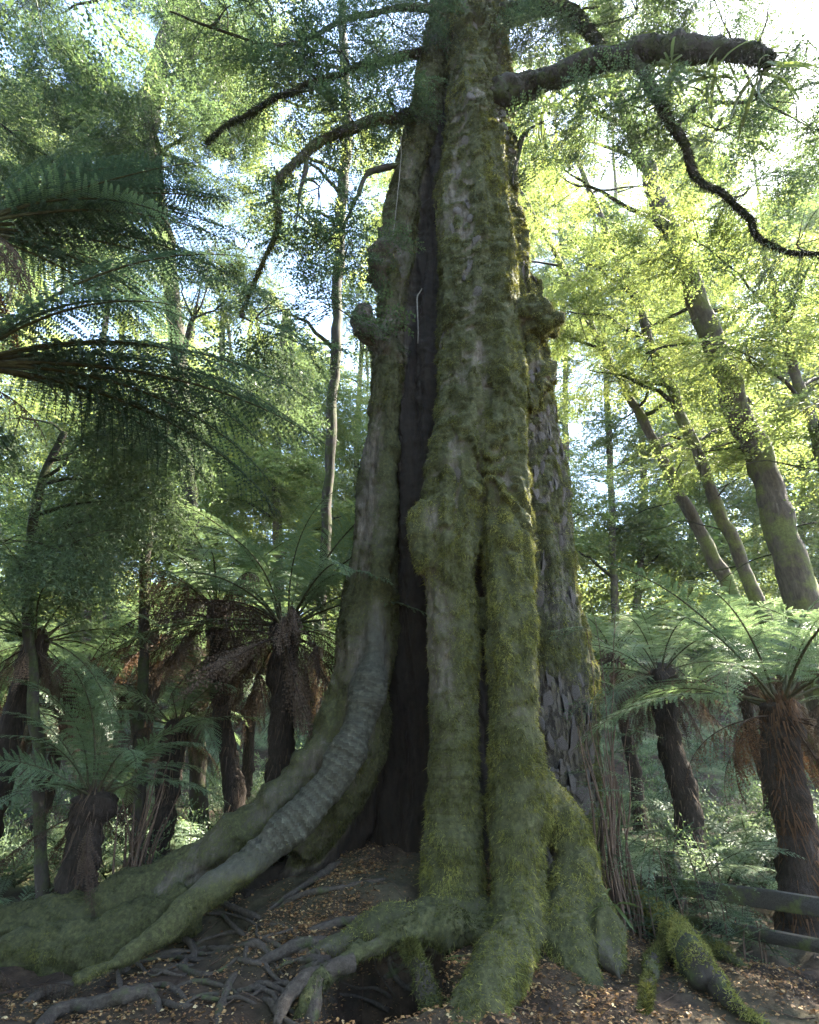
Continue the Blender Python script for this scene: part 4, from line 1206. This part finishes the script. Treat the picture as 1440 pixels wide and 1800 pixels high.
# ------------------------------------------------------------------ tree ferns
h = px(-70, 640, 4.6)
f0, off = tree_fern('tall tree fern with long dark fronds reaching over the clearing', h, n=(0, 2, 0, 0), length=2.6, dead=3, seed=1)
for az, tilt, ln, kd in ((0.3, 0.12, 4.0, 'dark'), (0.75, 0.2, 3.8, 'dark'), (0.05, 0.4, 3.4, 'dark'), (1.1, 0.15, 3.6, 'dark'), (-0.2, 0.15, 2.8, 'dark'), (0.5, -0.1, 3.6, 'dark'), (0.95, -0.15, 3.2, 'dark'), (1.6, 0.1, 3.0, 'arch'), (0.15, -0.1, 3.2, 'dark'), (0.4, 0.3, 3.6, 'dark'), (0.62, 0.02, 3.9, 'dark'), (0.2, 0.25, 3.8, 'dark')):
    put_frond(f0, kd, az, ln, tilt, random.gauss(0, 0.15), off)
h = px(-70, 400, 4.9)
f0, off = tree_fern('very tall tree fern with drooping fronds and red brown dead ones', h, n=(0, 3, 0, 0), length=2.6, dead=6, dead_len=1.6, seed=2, rust=True)
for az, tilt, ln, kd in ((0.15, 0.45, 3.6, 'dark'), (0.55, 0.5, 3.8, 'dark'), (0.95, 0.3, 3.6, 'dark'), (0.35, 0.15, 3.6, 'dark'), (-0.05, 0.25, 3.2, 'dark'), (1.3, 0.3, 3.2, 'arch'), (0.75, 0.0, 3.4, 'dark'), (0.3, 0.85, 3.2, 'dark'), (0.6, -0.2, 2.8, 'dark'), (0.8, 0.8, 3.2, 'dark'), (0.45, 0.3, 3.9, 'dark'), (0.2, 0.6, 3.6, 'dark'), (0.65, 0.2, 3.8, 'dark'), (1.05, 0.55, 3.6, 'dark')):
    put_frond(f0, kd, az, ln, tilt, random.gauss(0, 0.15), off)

f = px(430, 1420, 9.4)
a, off = tree_fern('leaning tree fern with bristling dark crown and long skirt of dead fronds', px(382, 1075, 9.4), (f.x, f.y), rad=0.15, n=(4, 7, 6, 1), length=2.4, dead=14, dead_len=2.0, seed=3)
[put_frond(a, 'dead_out', z_, 2.3, t_, 0.1, off, 'dead_frond') for z_, t_ in ((3.0, 0.2), (3.4, 0.3), (3.7, 0.15), (2.7, 0.1), (4.2, 0.1), (5.3, 0.0))]; put_frond(a, 'dead_out', 0.3, 1.5, -0.1, 0.1, off, 'dead_frond')
f = px(490, 1430, 8.8)
a, off = tree_fern('stout tree fern with tall upright fronds beside the giant trunk', px(503, 1105, 8.8), (f.x, f.y), rad=0.2, n=(10, 7, 6, 0), length=3.0, dead=14, dead_len=1.9, seed=4, fib=1100)
[put_frond(a, 'dead_out', z_, 2.2, t_, 0.1, off, 'dead_frond') for z_, t_ in ((0.6, 0.6), (5.0, -0.2), (4.2, -0.1), (3.4, 0.1))]
tree_fern('tree fern with wide spreading fronds and hanging dark strips below', px(62, 1130, 7.9), rad=0.15, n=(3, 7, 7, 3), length=2.0, dead=9, dead_len=1.1, seed=5)
f = px(125, 1600, 7.5)
tree_fern('short tree fern with flared mossy foot beside the great root', px(165, 1405, 7.5), (f.x, f.y), rad=0.2, n=(6, 6, 5, 0), length=1.9, dead=5, dead_len=1.0, seed=6)
f = px(280, 1460, 9.2)
tree_fern('crooked tree fern with thin tilted trunk and pale drooping fronds', px(312, 1275, 9.2), (f.x, f.y), rad=0.16, n=(2, 6, 6, 2), length=1.7, dead=8, dead_len=0.9, seed=7)
tree_fern('slender tree fern with rusty brown dead skirt', px(281, 1130, 11.5), rad=0.16, n=(3, 6, 6, 0), length=2.0, dead=9, dead_len=1.6, seed=8, rust=True)
f = px(1400, 1590, 7.2)
a, off = tree_fern('tree fern with orange brown fibrous trunk beside timber fence', px(1372, 1245, 7.2), (f.x, f.y), rad=0.2, n=(8, 8, 5, 0), length=2.5, dead=8, dead_len=1.6, seed=9, pale=False, rust=True, fib=1500)
put_frond(a, 'dead_out', 2.7, 1.7, 0.2, 0.1, off, 'dead_frond')
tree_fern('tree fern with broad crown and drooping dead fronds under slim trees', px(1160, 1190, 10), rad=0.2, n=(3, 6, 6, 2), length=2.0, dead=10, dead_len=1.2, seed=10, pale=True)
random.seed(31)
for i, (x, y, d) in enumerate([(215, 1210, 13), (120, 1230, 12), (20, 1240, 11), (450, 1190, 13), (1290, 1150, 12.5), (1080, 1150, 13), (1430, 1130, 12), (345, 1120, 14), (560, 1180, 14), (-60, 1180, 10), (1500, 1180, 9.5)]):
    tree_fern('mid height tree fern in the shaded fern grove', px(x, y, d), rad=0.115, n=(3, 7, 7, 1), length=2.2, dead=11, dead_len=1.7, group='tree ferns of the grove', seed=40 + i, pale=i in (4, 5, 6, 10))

# unseen tree ferns added round the viewpoint to keep light off the floor
for i, (x, y, z_) in enumerate([(-3.6, 0.2, 3.3), (-2.1, -2.4, 3.6), (1.6, -2.9, 3.4), (-0.4, -4.2, 3.8), (-5.2, 2.2, 3.2), (-4.3, -4.5, 4.2), (3.6, -4.8, 3.6)]):
    tree_fern('unseen broad tree fern added to shade the clearing floor', (x, y, z_), rad=0.16, n=(2, 8, 8, 3), length=2.3, dead=4, dead_len=1.2, group='unseen tree ferns added for shade', seed=70 + i)

# low ferns on the ground
def gpx(x, y):
    """ground point seen at a pixel"""
    d = ray(x, y); lo = None
    for k in range(400):
        t = 2 + k * 0.1
        p = Vector((0, 0, CAM_H)) + d * t
        if p.z < gz1(p.x, p.y): return p
    return Vector((0, 0, CAM_H)) + d * 30


GF = [(40, 1500, 9, 1.1), (30, 1450, 10, 1.2), (110, 1470, 11, 1.1), (330, 1490, 9.5, 1.2), (430, 1490, 9, 1.2), (300, 1480, 10.5, 1.2), (400, 1450, 11, 1.1), (20, 1600, 7.6, 0.8), (250, 1500, 8.6, 0.8),
      (1150, 1480, 8, 1.2), (1250, 1440, 8.6, 1.2), (1190, 1430, 9.5, 1.2), (1290, 1350, 11, 1.4), (1230, 1330, 12, 1.5), (1330, 1400, 10, 1.1), (1120, 1420, 9.5, 1.1), (1060, 1400, 10, 1.1), (1440, 1420, 9, 1.1), (1310, 1480, 8.2, 0.8), (370, 1500, 8.6, 1.1), (470, 1460, 9.6, 1.2), (200, 1480, 9.5, 1.0), (1210, 1500, 7.8, 1.0), (1090, 1460, 8.6, 1.0)]
for i, (x, y, d, ln) in enumerate(GF):
    ln *= 1.35
    p = px(x, y, d)
    left = x < 700
    ground_fern('low pale green fern growing on the ground among the tree ferns' if left else 'low pale green fern growing behind the timber fence', p.x, p.y, n=8, length=ln,
                group='low ferns among the tree ferns' if left else 'low ferns behind the fence', seed=i)
p = px(30, 1720, 5.9)
ground_fern('withered brown fern lying beside the mossy great root', p.x, p.y, n=0, dead=6, length=0.8, seed=99)

# ------------------------------------------------------------------ timber fence
A, B = px(1195, 1560, 7.2), px(1440, 1600, 6.15)
dirf = (B - A); dirf.z = 0; ln = dirf.length; dirf.normalize()
azf = math.atan2(dirf.y, dirf.x)
fz = gz1(B.x, B.y)
fence = thing('timber_fence', (A.x, A.y, gz1(A.x, A.y)), 'low mossy timber rail fence beside the path', 'fence')


def plank(L_, W_, H_):
    k = 12
    V_, F_ = [], []
    for i in range(k + 1):
        x = L_ * i / k
        for (a_, b_) in ((-1, -0.93), (-0.9, -1), (0.9, -1), (1, -0.93), (1, 0.93), (0.9, 1), (-0.9, 1), (-1, 0.93)):
            V_.append((x, a_ * W_ / 2 + random.gauss(0, 0.002), b_ * H_ / 2 + random.gauss(0, 0.003) + 0.01 * math.sin(x * 1.3)))
    for i in range(k):
        for j in range(8):
            F_.append((i * 8 + j, i * 8 + (j + 1) % 8, (i + 1) * 8 + (j + 1) % 8, (i + 1) * 8 + j))
    b_ = MB(); b_.add(np.array(V_), np.array(F_))
    b_.add(np.array(V_[:8] + V_[-8:]), np.array([(0, i + 1, i + 2) for i in range(6)] + [(8, 8 + i + 2, 8 + i + 1) for i in range(6)]))
    return b_.mesh('rail', [M['rail']], False)


start = A - dirf * 0.25
for zz, hh in ((A.z, 0.15), (A.z - 0.30, 0.10)):
    r_ = bpy.data.objects.new('rail', plank(ln + 2.2, 0.1, hh)); C.objects.link(r_)
    r_.parent = fence; r_.location = Vector((start.x, start.y, zz)) - fence.location; r_.rotation_euler = (0, 0.0, azf)
for s in (0.15, 2.1):
    q = start + dirf * s + Vector((dirf.y, -dirf.x, 0)) * -0.12
    po = bpy.data.objects.new('post', plank(0.95, 0.12, 0.12)); C.objects.link(po)
    po.parent = fence; po.location = Vector((q.x, q.y, gz1(q.x, q.y) - 0.3)) - fence.location; po.rotation_euler = (0, -PI / 2, azf)

# ------------------------------------------------------------------ shrubs with bare upright stems beside the giant
def shrub(name, label, base, stems, height, lean, leaves, kind='small', mat='twig', spread=0.25, cat='shrub', rad=0.009, seed=0, scale=(0.6, 1.1)):
    random.seed(5000 + seed)
    root = thing(name, base, label, cat)
    pts = []
    for i in range(stems):
        a = random.uniform(0, 6.28); r0 = spread * math.sqrt(random.random())
        b0 = Vector((r0 * math.cos(a), r0 * math.sin(a), -0.05)); h_ = height * random.uniform(0.6, 1.1)
        l = Vector((random.gauss(lean[0], 0.12), random.gauss(lean[1], 0.12), 0)) * h_
        P_ = [tuple(b0), tuple(b0 + l * 0.3 + Vector((0, 0, h_ * 0.5))), tuple(b0 + l + Vector((random.gauss(0, 0.04), 0, h_)))]
        V_, F_ = tube(P_, [rad, rad * 0.8, rad * 0.4], sides=5, n=14, wobble=0.03, cap=False)
        b_ = MB(); b_.add(V_, F_)
        obj('stem', b_.mesh('stem', [M[mat]]), root, loc=(0, 0, 0))
        Q = catmull(np.array(P_), 20)
        for k in range(leaves // max(stems, 1)):
            q = Q[random.randint(6, 19)]
            pts.append(q + rng.normal(size=3) * 0.03)
    if pts:
        pts = np.array(pts); n = len(pts)
        rot = np.stack([rng.normal(size=n) * 0.3, rng.uniform(-0.4, 0.5, n), rng.uniform(0, 6.28, n)], 1)
        o = scatter('foliage', kind, pts, rot, rng.uniform(*scale, n), root)
        o.location = (0, 0, 0)
    return root


p = px(1085, 1570, 6.9); shrub('bare_stem_shrub', 'thicket of thin brown upright stems against the mossy trunk', (p.x, p.y, gz1(p.x, p.y)), 18, 2.0, (0, 0), 18, spread=0.22, rad=0.014, seed=1)
p = px(1080, 1500, 7.4); shrub('sapling', 'spindly green sapling with bare thin stem beside the trunk', (p.x, p.y, gz1(p.x, p.y)), 4, 3.6, (0, 0), 24, spread=0.1, seed=2, cat='sapling')
p = px(1190, 1560, 7.0); shrub('leafy_shrub', 'twiggy shrub with tiny pale leaves above the fence rail', (p.x, p.y, gz1(p.x, p.y)), 12, 1.1, (0.05, 0), 60, spread=0.45, seed=3)
p = px(1140, 1600, 6.7); shrub('leafy_shrub', 'low twiggy plant with small leaves at the foot of fence', (p.x, p.y, gz1(p.x, p.y)), 10, 0.5, (0.1, 0), 40, spread=0.35, seed=4)
p = px(1270, 1590, 6.6); shrub('leafy_shrub', 'small sprig with pale leaves poking over the timber rail', (p.x, p.y, gz1(p.x, p.y)), 8, 0.55, (0.05, 0), 30, spread=0.3, seed=5)
p = px(225, 1600, 7.6); shrub('bare_stem_shrub', 'cluster of dead brown stalks beside the short tree fern', (p.x, p.y, gz1(p.x, p.y)), 16, 1.5, (0, 0), 0, spread=0.18, rad=0.016, seed=6)
p = px(610, 900, 7.3)

# epiphytic strap ferns on the limb and at the foot of the tree
def strap_mesh(seed):
    r = np.random.default_rng(seed); K = 10; s = np.linspace(0, 1, K)
    ang = np.radians(15 - 65 * s); X_ = np.concatenate([[0], np.cumsum(np.cos(ang[:-1]) / K)]); Z_ = np.concatenate([[0], np.cumsum(np.sin(ang[:-1]) / K)])
    w_ = 0.032 * np.sin(PI * np.clip(s * 0.93 + 0.07, 0, 1)) ** 0.6 * (1 + 0.25 * np.sin(s * 25 + r.uniform(0, 6)))
    V_ = np.concatenate([np.stack([X_, w_, Z_ + 0.015], 1), np.stack([X_, 0 * w_, Z_], 1), np.stack([X_, -w_, Z_ + 0.015], 1)])
    j = np.arange(K - 1)
    F_ = np.concatenate([np.stack([j, j + 1, K + j + 1, K + j], 1), np.stack([K + j, K + j + 1, 2 * K + j + 1, 2 * K + j], 1)])
    b_ = MB(); b_.add(V_, F_, r.uniform(0.2, 0.9)); return b_.mesh('frond', [M['strap']], True)


STR = [strap_mesh(s) for s in range(4)]


def strap_fern(label, pos, n, length, group=None, seed=0, tilt=(-0.5, 0.7)):
    random.seed(7000 + seed)
    root = thing('strap_fern', pos, label, 'fern', group)
    for i in range(n):
        o = bpy.data.objects.new('frond', random.choice(STR)); C.objects.link(o); o.parent = root
        l_ = length * random.uniform(0.6, 1.2)
        o.matrix_local = Matrix.Translation(Vector((random.gauss(0, 0.05), random.gauss(0, 0.05), 0))) @ Matrix.Rotation(random.uniform(0, 6.28), 4, 'Z') @ Matrix.Rotation(-random.uniform(*tilt), 4, 'Y') @ Matrix.Rotation(random.gauss(0, 0.4), 4, 'X') @ Matrix.Diagonal((l_, l_ * random.uniform(0.8, 1.2), l_, 1))
    return root


ax0 = catmull(limb_axes[0], 60)
for i, k in enumerate(np.linspace(13, 50, 15).astype(int)):
    q = ax0[k]
    under = i % 2
    strap_fern('strap leaved fern growing on the great mossy limb', (q[0] + random.gauss(0, 0.1), q[1] + random.uniform(0.0, 0.35), q[2] + (-0.33 if under else 0.3)), 16 if under else 9, 0.95 if under else 0.7, 'strap ferns on the mossy limb', seed=i, tilt=(-1.2, -0.2) if under else (-0.4, 0.5))
q = px(1065, 1590, 6.25)
strap_fern('dark glossy strap fern drooping from the buttress root', tuple(q), 16, 0.38, seed=40, tilt=(-0.6, 0.6))
q = px(795, 1690, 5.7)
strap_fern('tiny strap fern beside the dark hole under the root', tuple(q), 7, 0.2, seed=41)

# vines on the trunk
for pts, lab in (([(742, 507, 7.0, 1.0), (732, 518, 7.0, 1.4), (735, 560, 7.05, 1.1), (737, 605, 7.05, 0.7)], 'short pale hooked vine hanging in the dark cleft'),
                 ([(705, 240, 6.9, 0.8), (700, 330, 6.95, 0.8), (692, 420, 6.95, 0.6)], 'long thin pale vine hanging down the shaded trunk')):
    V_, F_ = ptube(pts, sides=5, n=20, wobble=0.03)
    b_ = MB(); b_.add(V_, F_)
    tag(obj('hanging_vine', b_.mesh('vine', [M['vine']])), lab, 'vine')

# ------------------------------------------------------------------ leaf litter and undergrowth
n = 70000
lx = np.concatenate([rng.normal(0.1, 1.5, n // 2), rng.uniform(-4, 4.5, n - n // 2)])
ly = np.concatenate([rng.normal(6.5, 0.7, n // 2), rng.uniform(4.6, 8.5, n - n // 2)])
kp = fbm(np.stack([lx * 1.6, ly * 1.6, 0 * lx], 1), 3) + rng.normal(size=n) * 0.4 > -0.15
lx, ly = lx[kp], ly[kp]; n = len(lx)
lz = gz(lx, ly) + rng.uniform(0.003, 0.02, n)
P = np.stack([lx, ly, lz], 1)
a = rng.uniform(0, 2 * PI, n)
D = np.stack([np.cos(a), np.sin(a), rng.normal(size=n) * 0.3], 1); D /= np.linalg.norm(D, axis=1)[:, None]
Nq = np.array([0, 0, 1.0]) + rng.normal(size=(n, 3)) * 0.35; Nq -= D * (Nq * D).sum(1)[:, None]; Nq /= np.linalg.norm(Nq, axis=1)[:, None]
k = np.minimum(rng.gamma(2.6, 0.4, n), 1.8)
Vq, Fq = leaf_quads(P, D, Nq, 0.024 * k, 0.015 * k)
ti = np.repeat(np.clip(rng.beta(0.9, 2.6, n) * 2.0, 0, 2), 4)
tag(obj('leaf_litter', mesh_np('leaf_litter', Vq, Fq, [M['litter']], False, {'tint': ('POINT', ti)})), 'small orange and brown fallen leaves scattered over the soil', 'leaf litter', kind='stuff')

n = 6000
y = 8.6 + 40 * rng.random(n) ** 1.6; x = rng.uniform(-1, 1, n) * (8 + y * 0.9)
P = np.stack([x, y, gz(x, y)], 1)
rot = np.stack([rng.normal(size=n) * 0.3, rng.uniform(-1.3, -0.5, n), rng.uniform(0, 6.28, n)], 1)
und = scatter('undergrowth', 'small', P, rot, rng.uniform(0.8, 1.8, n) * (0.7 + y / 18), None)
und['label'] = 'low green undergrowth carpeting the ground behind the ferns'; und['category'] = 'undergrowth'
print('instances', NINST[0], 'tris', sum(sum(len(p.vertices) - 2 for p in me.polygons) if len(me.polygons) < 1000 else len(me.polygons) * 2 for me in bpy.data.meshes))


# fallen twigs and bark strips
n = 700
lx, ly = rng.normal(0.2, 2.2, n), rng.uniform(4.7, 8.2, n)
b_ = MB()
for i in range(n):
    a_ = rng.uniform(0, 6.28); l_ = rng.gamma(2.2, 0.06); r_ = rng.uniform(0.002, 0.006)
    e = np.array([math.cos(a_), math.sin(a_), 0]) * l_
    p0 = np.array([lx[i], ly[i], 0.0]); p1 = p0 + e; pm = (p0 + p1) / 2 + rng.normal(size=3) * 0.1 * l_
    zz = gz(np.array([p0[0], pm[0], p1[0]]), np.array([p0[1], pm[1], p1[1]])) + r_ * 1.5
    p0[2], pm[2], p1[2] = zz
    V_, F_ = tube([p0, pm, p1], [r_, r_ * 0.9, r_ * 0.5], sides=4, n=5, cap=False)
    b_.add(V_, F_)
tag(obj('twig_litter', b_.mesh('twig_litter', [M['twig']])), 'thin fallen twigs strewn over the dark soil', 'twigs', kind='stuff')

# ------------------------------------------------------------------ haze volume added to lift the dark tones
x0, x1, y0, y1, z0, z1 = -270, 270, -300, 305, -3, 130
V_ = np.array([(a_, b_, c_) for a_ in (x0, x1) for b_ in (y0, y1) for c_ in (z0, z1)])
F_ = np.array([(0, 1, 3, 2), (4, 6, 7, 5), (0, 4, 5, 1), (2, 3, 7, 6), (0, 2, 6, 4), (1, 5, 7, 3)])
hm, N, L = new_mat('haze')
pv = N.new('ShaderNodeVolumePrincipled')
pv.inputs['Color'].default_value = (0.85, 0.93, 1.0, 1)
pv.inputs['Density'].default_value = 0.0003
pv.inputs['Anisotropy'].default_value = 0.3
ho = N.new('ShaderNodeOutputMaterial'); L.new(pv.outputs[0], ho.inputs['Volume'])
tag(obj('haze', mesh_np('haze', V_, F_, [hm], False)), 'thin bluish haze added to lift the dark tones', 'haze', kind='stuff')
